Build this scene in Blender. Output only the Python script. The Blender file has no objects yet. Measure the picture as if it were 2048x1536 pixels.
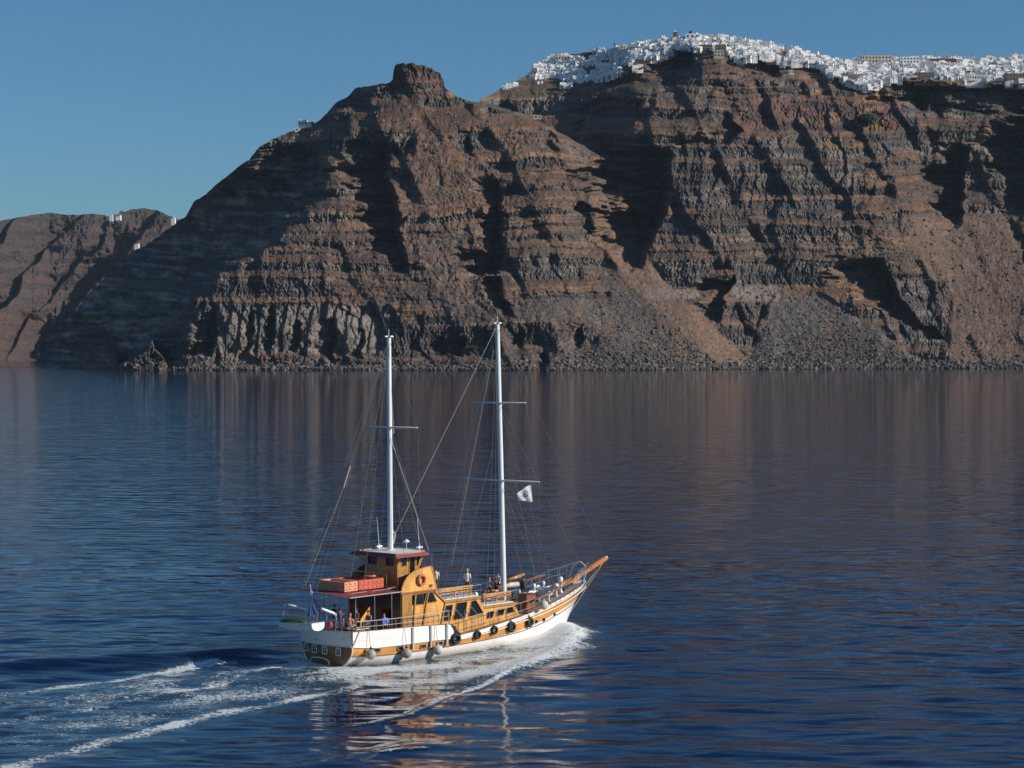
import bpy, bmesh, math, random
import numpy as np
from mathutils import Vector, Matrix

# ------------------------------------------------------------------ camera, sky, sun, exposure
SC = bpy.context.scene
COL = SC.collection
FPX, EYE, HORIZON = 4000.0, 20.7, 700.0          # focal length in photo pixels, eye height (m), row of the horizon
cam_data = bpy.data.cameras.new('camera')
cam = bpy.data.objects.new('camera', cam_data)
COL.objects.link(cam)
cam_data.sensor_width = 36.0
cam_data.lens = FPX / 2048 * 36
cam_data.clip_start = 1.0
cam_data.clip_end = 90000
TILT = math.atan((768 - HORIZON) / FPX)
cam.location = (0, 0, EYE)
cam.rotation_euler = (math.pi / 2 - TILT, 0, 0)
SC.camera = cam

SUN_EL = math.radians(25)
SUN_AZ = math.radians(-13)                        # from +X, negative = towards the camera side
sun_dir = Vector((math.cos(SUN_EL) * math.cos(SUN_AZ), math.cos(SUN_EL) * math.sin(SUN_AZ), math.sin(SUN_EL)))
world = bpy.data.worlds.new('World')
SC.world = world
world.use_nodes = True
wn = world.node_tree
for n in list(wn.nodes):
    wn.nodes.remove(n)
wo = wn.nodes.new('ShaderNodeOutputWorld')
bg = wn.nodes.new('ShaderNodeBackground')
sky = wn.nodes.new('ShaderNodeTexSky')
sky.sky_type = 'NISHITA'
sky.sun_disc = False
sky.sun_elevation = SUN_EL
sky.sun_rotation = math.pi / 2 - SUN_AZ           # Nishita measures from +Y, clockwise
sky.altitude = 0
sky.air_density = 1.0
sky.dust_density = 0.35
sky.ozone_density = 3.0
bg.inputs['Strength'].default_value = 0.066
tint = wn.nodes.new('ShaderNodeVectorMath'); tint.operation = 'MULTIPLY'      # the clear, slightly deeper blue of a dry autumn sky
tint.inputs[1].default_value = (0.60, 0.955, 1.24)
wn.links.new(sky.outputs[0], tint.inputs[0]); wn.links.new(tint.outputs[0], bg.inputs[0])
wn.links.new(bg.outputs[0], wo.inputs[0])

sl = bpy.data.lights.new('sun', 'SUN')
sl.energy = 4.9
sl.angle = math.radians(0.5)
sl.color = (1.0, 0.93, 0.83)
sun = bpy.data.objects.new('sun', sl)
sun.rotation_euler = sun_dir.to_track_quat('Z', 'Y').to_euler()
sun.location = (200, -60, 200)
COL.objects.link(sun)

SC.view_settings.view_transform = 'Standard'
SC.view_settings.look = 'None'
SC.view_settings.exposure = 0.0
SC.view_settings.gamma = 1.0
SC.view_settings.use_curve_mapping = False
SC.render.engine = 'CYCLES'
SC.cycles.use_denoising = True
SC.cycles.max_bounces = 6
SC.cycles.diffuse_bounces = 2
SC.cycles.glossy_bounces = 3
SC.cycles.volume_bounces = 0
SC.cycles.caustics_reflective = False
SC.cycles.caustics_refractive = False

# ------------------------------------------------------------------ helpers
def tag(o, label=None, cat=None, group=None, kind=None):
    if label: o['label'] = label
    if cat: o['category'] = cat
    if group: o['group'] = group
    if kind: o['kind'] = kind
    return o

def link(o, parent=None):
    COL.objects.link(o)
    if parent is not None:
        o.parent = parent
    return o

def empty(name, loc=(0, 0, 0), rz=0.0):
    o = bpy.data.objects.new(name, None)
    o.location = loc
    o.rotation_euler = (0, 0, rz)
    o.empty_display_size = 0.3
    return link(o)

def ray(px, py):
    x, z = (px - 1024) / FPX, -(py - 768) / FPX
    c, s = math.cos(TILT), math.sin(TILT)
    return Vector((x, c + s * z, -s + c * z))

def sea_at(px, py, z=0.0):
    d = ray(px, py)
    t = (z - EYE) / d.z
    return Vector((d.x * t, d.y * t, z))

# numpy noise
_rng = np.random.default_rng(7)
_TAB = [_rng.random(65536).astype(np.float32) for _ in range(24)]
def vn(x, y, k=0):
    x, y = np.broadcast_arrays(np.asarray(x, np.float32), np.asarray(y, np.float32))
    xf = np.floor(x); yf = np.floor(y)
    fx = x - xf; fy = y - yf
    xi = xf.astype(np.int32); yi = yf.astype(np.int32)
    fx = fx * fx * (3 - 2 * fx); fy = fy * fy * (3 - 2 * fy)
    T = _TAB[k % 24]
    r0 = (yi & 255) << 8; r1 = ((yi + 1) & 255) << 8; c0 = xi & 255; c1 = (xi + 1) & 255
    a = T.take(r0 | c0); b = T.take(r0 | c1); c = T.take(r1 | c0); d = T.take(r1 | c1)
    a += (b - a) * fx; c += (d - c) * fx
    a += (c - a) * fy
    return a
def fbm(x, y, k=0, n=4, g=0.5):
    r = 0; a = 1; s = 0
    for i in range(n):
        r = r + a * (vn(x * 2 ** i + 17.3 * i, y * 2 ** i + 9.1 * i, k + i) * 2 - 1); s += a; a *= g
    return r / s
def ridged(x, y, k=0, n=3):
    r = 0; a = 1; s = 0
    for i in range(n):
        r = r + a * (1 - np.abs(vn(x * 2 ** i + 5.7 * i, y * 2 ** i + 3.3 * i, k + i) * 2 - 1)); s += a; a *= 0.5
    return r / s
def sstep(a, b, x):
    t = np.clip((x - a) / (b - a), 0, 1)
    return t * t * (3 - 2 * t)
def boxblur(a, w, axis):
    w = int(w) | 1
    pad = [(0, 0), (0, 0)]; pad[axis] = (w // 2 + 1, w // 2)
    b = np.cumsum(np.pad(a, pad, mode='edge'), axis=axis)
    n = a.shape[axis]
    hi = np.take(b, range(w, w + n), axis=axis); lo = np.take(b, range(0, n), axis=axis)
    return (hi - lo) / w

def grid_mesh(name, X, Y, Z, mat, color=None, extra=None, smooth=False):
    nr, nc = X.shape
    me = bpy.data.meshes.new(name)
    co = np.stack([X, Y, Z], -1).astype(np.float32).reshape(-1, 3)
    i = np.arange(nr * nc).reshape(nr, nc)
    q = np.stack([i[:-1, :-1], i[:-1, 1:], i[1:, 1:], i[1:, :-1]], -1).reshape(-1, 4)
    me.vertices.add(len(co)); me.vertices.foreach_set('co', co.ravel())
    me.loops.add(q.size); me.loops.foreach_set('vertex_index', q.ravel().astype(np.int32))
    me.polygons.add(len(q)); me.polygons.foreach_set('loop_start', np.arange(0, q.size, 4, dtype=np.int32))
    me.update(calc_edges=True)
    me.shade_smooth() if smooth else me.shade_flat()
    if color is not None:
        at = me.color_attributes.new('albedo', 'FLOAT_COLOR', 'POINT')
        c4 = np.ones((len(co), 4), np.float32); c4[:, :3] = color.reshape(-1, 3)
        at.data.foreach_set('color', c4.ravel())
    for k, a in (extra or {}).items():
        at = me.attributes.new(k, 'FLOAT', 'POINT')
        at.data.foreach_set('value', a.astype(np.float32).ravel())
    me.materials.append(mat)
    o = bpy.data.objects.new(name, me)
    return link(o)

# node helpers
def new_mat(name):
    m = bpy.data.materials.new(name)
    m.use_nodes = True
    nt = m.node_tree
    return m, nt, nt.nodes['Principled BSDF']
def node(nt, kind, **kw):
    n = nt.nodes.new(kind)
    for k, v in kw.items():
        if k.startswith('i_'):
            n.inputs[k[2:].replace('_', ' ')].default_value = v
        else:
            setattr(n, k, v)
    return n
def mat_plain(name, col, rough=0.5, var=0.12, scale=3.0, metal=0.0, stretch=(1, 1, 1), bump=0.0):
    """solid colour broken up by grain, dirt and a little relief"""
    m, nt, bs = new_mat(name)
    tc = node(nt, 'ShaderNodeTexCoord')
    mp = node(nt, 'ShaderNodeMapping'); mp.inputs['Scale'].default_value = stretch
    nz = node(nt, 'ShaderNodeTexNoise', i_Scale=scale, i_Detail=6.0, i_Roughness=0.6)
    mx = node(nt, 'ShaderNodeMix', data_type='RGBA')
    mx.inputs[6].default_value = tuple(c * (1 - var) for c in col) + (1,)
    mx.inputs[7].default_value = tuple(min(1, c * (1 + var)) for c in col) + (1,)
    rp = node(nt, 'ShaderNodeMapRange'); rp.inputs[1].default_value = 0.3; rp.inputs[2].default_value = 0.7
    L = nt.links
    L.new(tc.outputs['Object'], mp.inputs[0]); L.new(mp.outputs[0], nz.inputs['Vector'])
    L.new(nz.outputs[0], rp.inputs[0]); L.new(rp.outputs[0], mx.inputs[0]); L.new(mx.outputs[2], bs.inputs['Base Color'])
    bs.inputs['Roughness'].default_value = rough; bs.inputs['Metallic'].default_value = metal
    if bump:
        bp = node(nt, 'ShaderNodeBump', i_Strength=bump, i_Distance=0.02)
        L.new(nz.outputs[0], bp.inputs['Height']); L.new(bp.outputs[0], bs.inputs['Normal'])
    return m

# ------------------------------------------------------------------ rock material (albedo comes from the strata computed per vertex)
def rock_material(name, scale=0.25):
    m, nt, bs = new_mat(name)
    L = nt.links
    at = node(nt, 'ShaderNodeAttribute', attribute_name='albedo')
    tc = node(nt, 'ShaderNodeTexCoord')
    n1 = node(nt, 'ShaderNodeTexNoise', i_Scale=scale, i_Detail=8.0, i_Roughness=0.7)
    mr = node(nt, 'ShaderNodeMapRange'); mr.inputs[1].default_value = .3; mr.inputs[2].default_value = .7
    mr.inputs[3].default_value = .62; mr.inputs[4].default_value = 1.4
    ml = node(nt, 'ShaderNodeVectorMath', operation='SCALE')
    L.new(tc.outputs['Object'], n1.inputs['Vector']); L.new(n1.outputs[0], mr.inputs[0])
    L.new(at.outputs['Color'], ml.inputs[0]); L.new(mr.outputs[0], ml.inputs['Scale'])
    L.new(ml.outputs[0], bs.inputs['Base Color'])
    bp = node(nt, 'ShaderNodeBump', i_Strength=.6, i_Distance=2.0)
    L.new(n1.outputs[0], bp.inputs['Height']); L.new(bp.outputs[0], bs.inputs['Normal'])
    bs.inputs['Roughness'].default_value = .95
    bs.inputs['Specular IOR Level'].default_value = .1
    return m

# ------------------------------------------------------------------ caldera cliffs
M_ROCK = rock_material('volcanic_rock')
U0, U1, NU = -30.0, 2130.0, 1440
PY0, PY1, NV = 748.0, 58.0, 553
uu = np.linspace(U0, U1, NU); pp = np.linspace(PY0, PY1, NV)
UG, PG = np.meshgrid(uu, pp)
VG = PY0 - PG
def L1(x, pts):
    return np.interp(x, [p[0] for p in pts], [p[1] for p in pts])
SHORE_D = [(-30, 2450), (75, 2420), (150, 2290), (225, 2150), (238, 2014), (325, 2014), (338, 2040), (380, 2030), (760, 2020), (1100, 2010), (1300, 2040), (1500, 2120), (1800, 2170), (2130, 2180)]
SKY = [(-30, 738), (72, 735), (80, 700), (90, 665), (120, 650), (150, 626), (175, 590), (200, 566), (230, 530), (265, 502), (290, 492), (320, 472), (350, 448),
       (372, 432), (380, 418), (388, 402), (410, 390), (430, 372), (455, 352), (480, 333), (500, 318), (520, 293), (545, 280), (570, 268), (600, 257), (630, 246), (650, 228),
       (672, 206), (700, 190), (709, 181), (715, 178), (750, 171), (772, 166), (781, 164), (786, 158), (787, 140), (790, 131), (797, 127), (806, 125), (813, 128), (817, 126), (826, 126),
       (832, 130), (848, 131), (862, 137), (872, 143), (880, 145), (883, 155), (887, 160), (889, 176), (898, 180), (915, 192), (935, 200), (958, 206), (961, 200), (968, 195), (985, 187),
       (1000, 178), (1020, 168), (1050, 152), (1065, 139), (1095, 120), (1130, 110), (1180, 104), (1240, 94), (1300, 84), (1350, 79), (1400, 74), (1450, 74), (1480, 80), (1540, 91), (1600, 104),
       (1650, 117), (1700, 123), (1750, 120), (1850, 118), (2130, 120)]
COLS = [-30, 75, 160, 265, 385, 480, 600, 700, 800, 900, 1000, 1100, 1200, 1300, 1400, 1500, 1600, 1700, 1800, 1900, 2000, 2130]
ROWS = [748, 650, 550, 450, 350, 250, 180, 120, 58]
TAB = np.array([
 [2030,2062,2092,2145,2215,2290,2400,2450,2500], [2030,2062,2092,2145,2215,2290,2400,2450,2500], [2030,2062,2092,2145,2215,2290,2400,2450,2500], [2030,2062,2092,2145,2215,2290,2400,2450,2500], [2030,2062,2092,2145,2215,2290,2400,2450,2500], [2030,2062,2092,2145,2215,2290,2400,2450,2500], 
 [2020,2052,2092,2140,2232,2320,2400,2450,2500], [2020,2055,2095,2145,2205,2265,2350,2400,2450], [2020,2060,2110,2160,2205,2250,2290,2310,2340],
 [2020,2065,2120,2170,2215,2255,2300,2340,2400], [2015,2065,2120,2175,2225,2270,2330,2420,2500], [2010,2070,2125,2180,2230,2290,2420,2520,2650],
 [2020,2090,2160,2225,2285,2350,2440,2550,2660], [2040,2110,2180,2240,2290,2345,2420,2520,2640], [2080,2130,2180,2225,2270,2320,2380,2450,2600],
 [2120,2170,2210,2250,2290,2340,2400,2470,2620], [2140,2190,2230,2265,2305,2355,2420,2520,2680], [2150,2200,2240,2280,2320,2370,2440,2560,2720],
 [2160,2200,2240,2290,2340,2390,2440,2600,2740], [2170,2220,2280,2340,2395,2430,2460,2620,2740], [2180,2240,2300,2360,2400,2430,2460,2620,2740],
 [2180,2240,2300,2360,2400,2430,2460,2620,2740]], float)
tmp = np.stack([np.interp(uu, COLS, TAB[:, r]) for r in range(len(ROWS))])          # rows x NU
tmp = boxblur(boxblur(tmp, 45, 1), 31, 1)
DB = np.empty((NV, NU))
rr = np.array(ROWS[::-1], float)
seg = np.clip(np.searchsorted(rr, pp) - 1, 0, len(rr) - 2)
fr = (pp - rr[seg]) / (rr[seg + 1] - rr[seg])
tr = tmp[::-1]
DB = tr[seg] * (1 - fr[:, None]) + tr[seg + 1] * fr[:, None]
DB = boxblur(DB, 41, 0)
# the left flank of the headland falls away from the arete towards the left
arete = np.interp(pp, [230, 270, 300, 350, 404, 455, 503, 523, 547, 598, 650, 745], [690, 660, 652, 648, 642, 581, 526, 482, 441, 392, 384, 378])[:, None] + 5 * fbm(UG * 0 + 1, PG / 14, 13) + 7 * fbm(UG / 50, PG / 30, 11)
KF = np.interp(pp, [180, 260, 330, 400, 470, 745], [.25, .35, .9, 2.2, 3.6, 3.6])[:, None]
FL = KF * .53 * np.logaddexp(0, (arete - UG) / 5.0) * 5.0

NZ = [fbm(UG / 55 + 9 * q, PG / 35, q + 3) for q in range(4)]
HZ = (9 * fbm(UG * 0 + 3, PG / 22, 9), 5 * fbm(UG / 30, PG / 9, 10), fbm(UG / 60, PG / 18, 7), fbm(UG / 25, PG / 12, 8))
def region(u0, u1, y0, y1, fu=12, fy=6, wob=10, k=3):
    """soft lumpy mask of a patch of hillside"""
    out = np.zeros_like(UG)
    mu, mp_ = fu + wob + 2, fy + wob + 2
    i0, i1 = np.searchsorted(uu, [u0 - mu, u1 + mu]); j1, j0 = NV - np.searchsorted(pp[::-1], [y0 - mp_, y1 + mp_])
    S_ = (slice(max(j0, 0), j1), slice(i0, i1))
    du = wob * NZ[k % 4][S_]; dy = wob * .5 * NZ[(k + 1) % 4][S_]; U_ = UG[S_] + du; P_ = PG[S_] + dy
    out[S_] = sstep(u0 - fu, u0 + fu, U_) * (1 - sstep(u1 - fu, u1 + fu, U_)) * sstep(y0 - fy, y0 + fy, P_) * (1 - sstep(y1 - fy, y1 + fy, P_))
    return out
def poly_band(pts, wl, wr, soft=8, k=5, wob=8):
    """band that follows a line of (row, column) points"""
    ys = [p[1] for p in pts]; c = np.interp(PG, ys, [p[0] for p in pts])
    d = UG - c + wob * NZ[k % 4]
    m = sstep(-wl - soft, -wl + soft, d) * (1 - sstep(wr - soft, wr + soft, d))
    return m * sstep(min(ys) - 8, min(ys) + 8, PG) * (1 - sstep(max(ys) - 2, max(ys) + 8, PG))

# --- talus fans and scree chutes (smooth, no ledges)
fan_tan = poly_band([(1205, 380), (1225, 480), (1290, 570), (1380, 650), (1490, 748)], 32, 44)
fan_dark_l = poly_band([(1240, 540), (1300, 600), (1350, 660), (1390, 748)], 70, 30) + poly_band([(1080, 600), (1150, 748)], 40, 190)
tri = sstep(0, 1, (PG - 580) / 14) * (1 - sstep(0, 14, np.abs(UG - (1600 + (PG - 580) * .45)) - (30 + (PG - 580) * .95)))
fan_dark = np.clip(tri, 0, 1)
fan_right = poly_band([(1860, 430), (1900, 520), (1940, 620), (1960, 748)], 60, 150)
fan_mid = poly_band([(860, 470), (900, 560), (960, 650), (1010, 748)], 40, 45) * .8
fan_up = poly_band([(840, 190), (830, 260), (870, 330), (880, 400)], 45, 60) * .8 + region(900, 1190, 235, 300) * .6
talus = np.clip(fan_tan + fan_dark_l * .8 + fan_dark + fan_right * .75 + fan_mid + fan_up, 0, 1)
talus = np.maximum(talus, sstep(728, 738, PG) * .8)

# --- strata
dip = np.interp(UG, [0, 400, 800, 1100, 1400, 1700, 2100], [-20, 0, 12, -8, 0, 4, -10])
warp = 13 * fbm(UG / 230, VG / 170, 1) + 6 * fbm(UG / 55, VG / 60, 4) + 2.2 * fbm(UG / 14, VG / 20, 6) + dip
vw = VG + warp
rs = random.Random(11)
edges = []; y = 20
while y < 760:
    th = rs.choice([rs.uniform(4, 8), rs.uniform(8, 16), rs.uniform(16, 34)]); tc_ = rs.choice([rs.uniform(4, 8), rs.uniform(8, 15), rs.uniform(15, 30)])
    edges.append((y, y + tc_)); y += tc_ + th
cl = np.zeros_like(VG)
for a, b in edges:
    cl = np.maximum(cl, sstep(a - 1.6, a + 1.6, vw) * (1 - sstep(b - 1.6, b + 1.6, vw)))
bias = 0.10 + .45 * region(1300, 1720, 300, 540, 30, 20) + .30 * region(380, 1000, 400, 610, 30, 20) + .25 * region(1180, 1760, 190, 300, 30, 20) - .3 * region(700, 1000, 190, 260) \
       + .3 * region(1880, 2130, 160, 430) + .35 * region(60, 640, 260, 740, 30, 20)
pres = sstep(-.12, .12, fbm(UG / 170, vw / 22, 8, 3) * .8 + .5 * fbm(UG / 30, vw / 12, 11, 2) + bias - .02)
cl = cl * pres * (1 - talus)
# authored walls: columns of basalt at the foot of the headland and the named ledges
walls = [(385, 770, 612, 708), (770, 990, 652, 712), (400, 660, 560, 592), (1470, 1640, 528, 572), (1290, 1420, 528, 575), (1400, 1530, 612, 640), (1430, 1540, 650, 678),
         (1500, 1790, 208, 262), (780, 892, 124, 158), (1325, 1400, 92, 150), (1030, 1160, 530, 556), (970, 1250, 198, 228), (1765, 2130, 162, 215), (1150, 1300, 205, 222),
         (1480, 1640, 95, 140), (1800, 1900, 560, 680), (1020, 1110, 645, 690), (1140, 1190, 655, 690), (240, 335, 690, 742), (690, 830, 265, 300), (910, 990, 262, 300),
         (700, 780, 186, 196), (850, 940, 196, 212), (1340, 1700, 350, 372), (1340, 1720, 400, 418), (1330, 1720, 452, 470), (1650, 1700, 120, 170), (1700, 1830, 225, 262)]
for i, (a, b, c, d) in enumerate(walls):
    cl = np.maximum(cl, region(a, b, c, d, 7, 2.2, 9, i) * (1 - .8 * fan_dark) * (1 - .8 * fan_tan))
vill = L1(uu, [(1000, 181), (1050, 172), (1090, 168), (1145, 181), (1200, 160), (1260, 142), (1310, 127), (1335, 108), (1395, 98), (1440, 107), (1480, 122), (1520, 113), (1570, 126), (1640, 130), (1660, 150),
               (1700, 165), (1720, 174), (1755, 176), (1765, 161), (1850, 156), (1900, 161), (1950, 166), (1990, 171), (2130, 158)])[None, :]
town = (PG < vill) & (UG > 1010)
cl = np.where(town, cl * .15, cl)
s = 1.6 + (0.03 - 1.6) * cl
DB = DB + .30 * FL
g = -np.gradient(DB, pp, axis=0)
g = np.maximum(g, .12)
step = abs(pp[1] - pp[0])
D = DB[0][None, :] + np.cumsum(g * s, axis=0) * step
D += boxblur(boxblur(DB - D, 57, 0), 25, 0)
D += .70 * FL
def knob(a, b, w, P):
    global D
    dx, dy = b[0] - a[0], b[1] - a[1]; t_ = np.clip(((UG - a[0]) * dx + (PG - a[1]) * dy) / (dx * dx + dy * dy), 0, 1)
    q = np.hypot(UG - a[0] - t_ * dx, (PG - a[1] - t_ * dy) * 1.4) + 4 * NZ[1]
    D -= P * np.exp(-np.clip(q / w, 0, 9) ** 2)
# sea stack and low outcrop at the foot of the flank
st_top = np.interp(UG, [230, 236, 250, 275, 292, 298, 301, 306, 309, 318, 328, 336], [746, 738, 724, 710, 702, 698, 682, 681, 698, 706, 716, 746]) + 2.5 * NZ[2]
in_st = sstep(-1.5, 1.5, PG - st_top)
D = D * (1 - in_st) + in_st * (2012 + .35 * (742 - PG) - 9 * ridged(UG / 11, PG / 40, 5, 2) + .12 * np.abs(UG - 285))

# --- spurs and hollows: steep wall on the right, easing back to the slope on the left
def hollow(pts, fade=14):
    """pts: (column, row, depth m, wall width px, total width px)"""
    global D
    ys = [p[1] for p in pts]
    c, A, wj, W = (np.interp(PG, ys, [p[j] for p in pts]) for j in (0, 2, 3, 4))
    c = c + HZ[0] + HZ[1]
    t = c - UG; W = W * (1 + .5 * HZ[2]) + 14 * HZ[3]; A = A * (1 + .5 * HZ[2])
    f = np.where(t < wj, sstep(0, 1, t / wj), np.clip((W - t) / np.maximum(W - wj, 1), 0, 1) ** .8)
    f = np.where(t < 0, 0, f)
    PJ = PG + 14 * HZ[3]
    f *= sstep(min(ys) - fade, min(ys) + fade, PJ) * (1 - sstep(max(ys) - fade, max(ys) + fade, PJ))
    D += 1.35 * A * f
hollow([(778, 282, 25, 14, 95), (782, 350, 62, 18, 105), (798, 420, 66, 18, 95), (812, 490, 55, 16, 80), (820, 545, 20, 10, 45)])
hollow([(645, 300, 22, 12, 110), (643, 380, 40, 14, 140)])
hollow([(940, 268, 12, 8, 30), (946, 315, 12, 8, 24)], 8)
hollow([(1000, 365, 30, 10, 45), (1006, 430, 45, 14, 60), (1016, 500, 38, 12, 50), (1010, 535, 20, 10, 40)])
hollow([(1000, 500, 40, 9, 75), (998, 552, 40, 9, 70)], 5)
hollow([(1003, 562, 42, 10, 52), (1012, 600, 30, 10, 45), (1030, 635, 12, 8, 30)], 6)
hollow([(1340, 300, 30, 16, 120), (1345, 345, 95, 22, 175), (1335, 420, 100, 22, 150), (1312, 480, 80, 20, 110), (1285, 535, 30, 14, 50)])
hollow([(1470, 560, 45, 8, 80), (1450, 600, 30, 8, 90), (1440, 640, 12, 8, 50)], 6)
hollow([(1770, 520, 30, 12, 110), (1795, 575, 60, 14, 120), (1820, 620, 50, 14, 80), (1850, 655, 20, 10, 50)], 10)
hollow([(1870, 655, 18, 8, 60), (1890, 680, 18, 8, 60)], 4)
hollow([(1938, 300, 60, 14, 70), (1930, 360, 95, 18, 80), (1925, 420, 80, 16, 62), (1925, 450, 20, 12, 40)])
hollow([(2080, 240, 60, 16, 100), (2085, 330, 90, 20, 95), (2075, 420, 60, 18, 70)])
hollow([(1394, 92, 60, 14, 60), (1395, 125, 70, 16, 85), (1380, 160, 40, 14, 150), (1340, 182, 15, 10, 90)], 4)
hollow([(1290, 200, 34, 10, 110), (1285, 222, 25, 8, 110)], 5)
hollow([(1560, 118, 26, 10, 110), (1565, 150, 30, 10, 130)], 6)
hollow([(1465, 235, 16, 10, 60), (1490, 262, 22, 10, 90), (1450, 292, 14, 10, 90)], 10)
hollow([(1180, 240, 16, 10, 120), (1170, 262, 16, 10, 120)], 8)
hollow([(2140, 168, 60, 20, 330), (2140, 225, 60, 20, 330)], 5)
hollow([(1870, 165, 40, 14, 110), (1860, 215, 40, 14, 100)], 5)
hollow([(2010, 270, 30, 12, 60), (2010, 300, 30, 12, 70)], 8)
for c, t0, t1, A, W in ((432, 622, 712, 26, 52), (548, 618, 700, 20, 22), (600, 640, 706, 18, 24), (672, 640, 722, 24, 50), (728, 660, 722, 16, 32), (930, 668, 712, 22, 60), (885, 660, 700, 14, 22),
                        (1095, 708, 741, 24, 32), (1045, 655, 690, 16, 26), (1165, 655, 690, 16, 26), (345, 700, 742, 18, 26), (505, 622, 704, 12, 14)):
    hollow([(c, t0, A * .5, 6, W * .6), (c + 3, (t0 + t1) / 2, A, 7, W), (c - 2, t1, A * .8, 6, W)], 4)
# the shoulder of the headland stands in front of the town's wall
yl = np.interp(UG, [940, 965, 1050, 1110, 1180, 1260], [204, 207, 233, 262, 300, 345]) + 3 * fbm(UG / 18, UG * 0, 3)
jump = np.interp(UG, [930, 955, 1000, 1100, 1200, 1270], [0, 150, 230, 170, 70, 0])
D += jump * (1 - sstep(-3, 3, PG - yl)) 
# a stack of rock stands on the far crest of the shore at the left
# --- erosion at middle and small scale: buttresses with their steep side away from the sun
rough = 1 - .9 * np.clip(fan_tan + fan_dark + fan_right * .6 + .6 * fan_dark_l, 0, 1)
rough = np.where(town, .2, rough)
shore = sstep(745, 728, PG)
clb = boxblur(boxblur(cl, 17, 0), 9, 1)
clb = np.clip(clb * 1.6, 0, 1)
def saw(lu, lv, k, wob=.9):
    ph = (UG + lu * wob * fbm(UG / (lu * 2.2), VG / lv, k, 3)) / lu + .9 * fbm(UG * 0 + k, VG / (lv * 1.7), k + 1, 2)
    f = ph - np.floor(ph)
    return np.where(f < .9, (f / .9) ** 1.6, (1 - f) / .1) * (.25 + .75 * vn(np.floor(ph) * 3.7, VG / (lv * 1.3), k + 2))
D += shore * rough * 15 * fbm(UG / 120, VG / 260, 12)
D += shore * rough * (.18 + .82 * clb) * (15 * saw(150, 140, 2, .5) * sstep(-.25, .3, fbm(UG / 140, VG / 110, 19, 2)) + 11 * saw(62, 60, 22, .5) * sstep(0, .35, fbm(UG / 90, VG / 60, 15, 2)) + 4.5 * saw(41, 50, 6))
rib = (UG - .55 * PG + 26 * fbm(UG / 90, VG / 90, 7, 3)) / 105
rf = rib - np.floor(rib)
D += shore * rough * (.4 + .6 * clb) * 15 * np.where(rf < .86, (rf / .86) ** 1.8, (1 - rf) / .14) * sstep(-.1, .35, fbm(UG / 150, VG / 130, 4, 2) + .12) * (UG > 660)
D += shore * rough * (.05 + .95 * clb) * 3.0 * saw(16, 18, 9)
basew = region(385, 775, 612, 708, 10, 5)            # massive pale faces at the foot of the headland
D += cl * shore * (1 - .6 * basew) * (2.7 * saw(7.5, 9, 13, .9) + 2.0 * saw(4.2, 6, 17, .9)) * (.5 + 1.0 * vn(UG / 40, vw / 14, 9))
D += basew * 7 * saw(24, 120, 12, .6)
D += shore * (.35 + .65 * rough) * (1 - .6 * cl) * (2.0 * fbm(UG / 8, VG / 8, 20, 3) - .9 * ridged(UG / 4.5, VG / 4.0, 5, 2))
D += -np.clip(FL / 60, 0, 1) * shore * 9 * (cl - .5) + 0
D += 1.0 * fbm(UG / 2.4, VG / 2.4, 21, 2) * shore * (.5 + cl) * (1 - .5 * basew)
# --- albedo
def C(*c): return np.array(c)[None, None, :]
def mixc(a, b, m): return a * (1 - m[..., None]) + b * m[..., None]
b1 = fbm(UG / 90, VG / 30, 2, 5); b2 = fbm(UG / 22, VG / 10, 5, 4); b3 = fbm(UG / 3.2, VG / 2.6, 7, 3)
soil = mixc(C(.150, .092, .062) + 0 * UG[..., None], C(.096, .070, .056), sstep(-.25, .35, b1))
soil = mixc(soil, C(.205, .128, .080), sstep(.12, .5, b2) * .7)
rock = mixc(C(.082, .076, .072) + 0 * UG[..., None], C(.165, .142, .122), sstep(-.3, .4, b2))
rock = mixc(rock, C(.045, .044, .048), sstep(.0, .45, -b1) * .75)
alb = mixc(soil, rock, np.clip(cl * 1.25, 0, 1))
band = fbm(UG / 400, vw / 3.6, 10, 3); alb = alb * (1 + (.55 * band * (1 - .8 * talus)))[..., None]
FLm = np.clip(FL / 60, 0, 1); alb = alb * (1 + FLm * np.clip(1.5 * fbm(UG / 80, vw / 6, 12, 4) + 1.2 * b2 + .8 * fbm(UG / 9, VG / 7, 3, 3) + .2, -.5, 1.1))[..., None]
alb = mixc(alb, C(.060, .054, .054), sstep(.12, .4, fbm(UG / 260, vw / 9, 16, 3)) * .6 * (1 - talus))
rub = mixc(C(.085, .075, .071) + 0 * UG[..., None], C(.125, .108, .098), sstep(-.2, .3, b3))
alb = mixc(alb, rub, np.clip(fan_dark + fan_dark_l * .75 + fan_mid * .4, 0, 1) * sstep(-.75, .1, b2 + .35))
chute = fbm((UG - .9 * (PG - 560)) / 9, VG / 110, 18, 3)
alb = alb * (1 + .45 * chute * np.clip(fan_dark + fan_dark_l + fan_right + fan_mid, 0, 1))[..., None]
alb = mixc(alb, C(.150, .100, .072), sstep(.1, .4, fbm(UG / 34, VG / 50, 20, 3)) * np.clip(fan_dark + fan_dark_l, 0, 1) * .7)
alb = mixc(alb, C(.172, .116, .082), fan_tan * .85)
alb = mixc(alb, C(.150, .105, .082), fan_right * .6)
red = np.clip(region(1480, 1800, 195, 262, 20, 5, 16) * sstep(-.3, .2, b2 + .2) + region(380, 720, 598, 606, 20, 2.5, 5) * .55 * sstep(-.2, .3, b2) + region(430, 600, 706, 722, 12, 4) * .8 + region(1390, 1540, 630, 652) * .5
              + region(780, 892, 124, 170) * .55 + region(1100, 1250, 190, 215) * .4 + region(1760, 1800, 120, 250) * .3 + .3 * sstep(.25, .5, fbm(UG / 140, VG / 18, 9)), 0, 1)
alb = mixc(alb, C(.150, .066, .050), red * .55)
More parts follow.
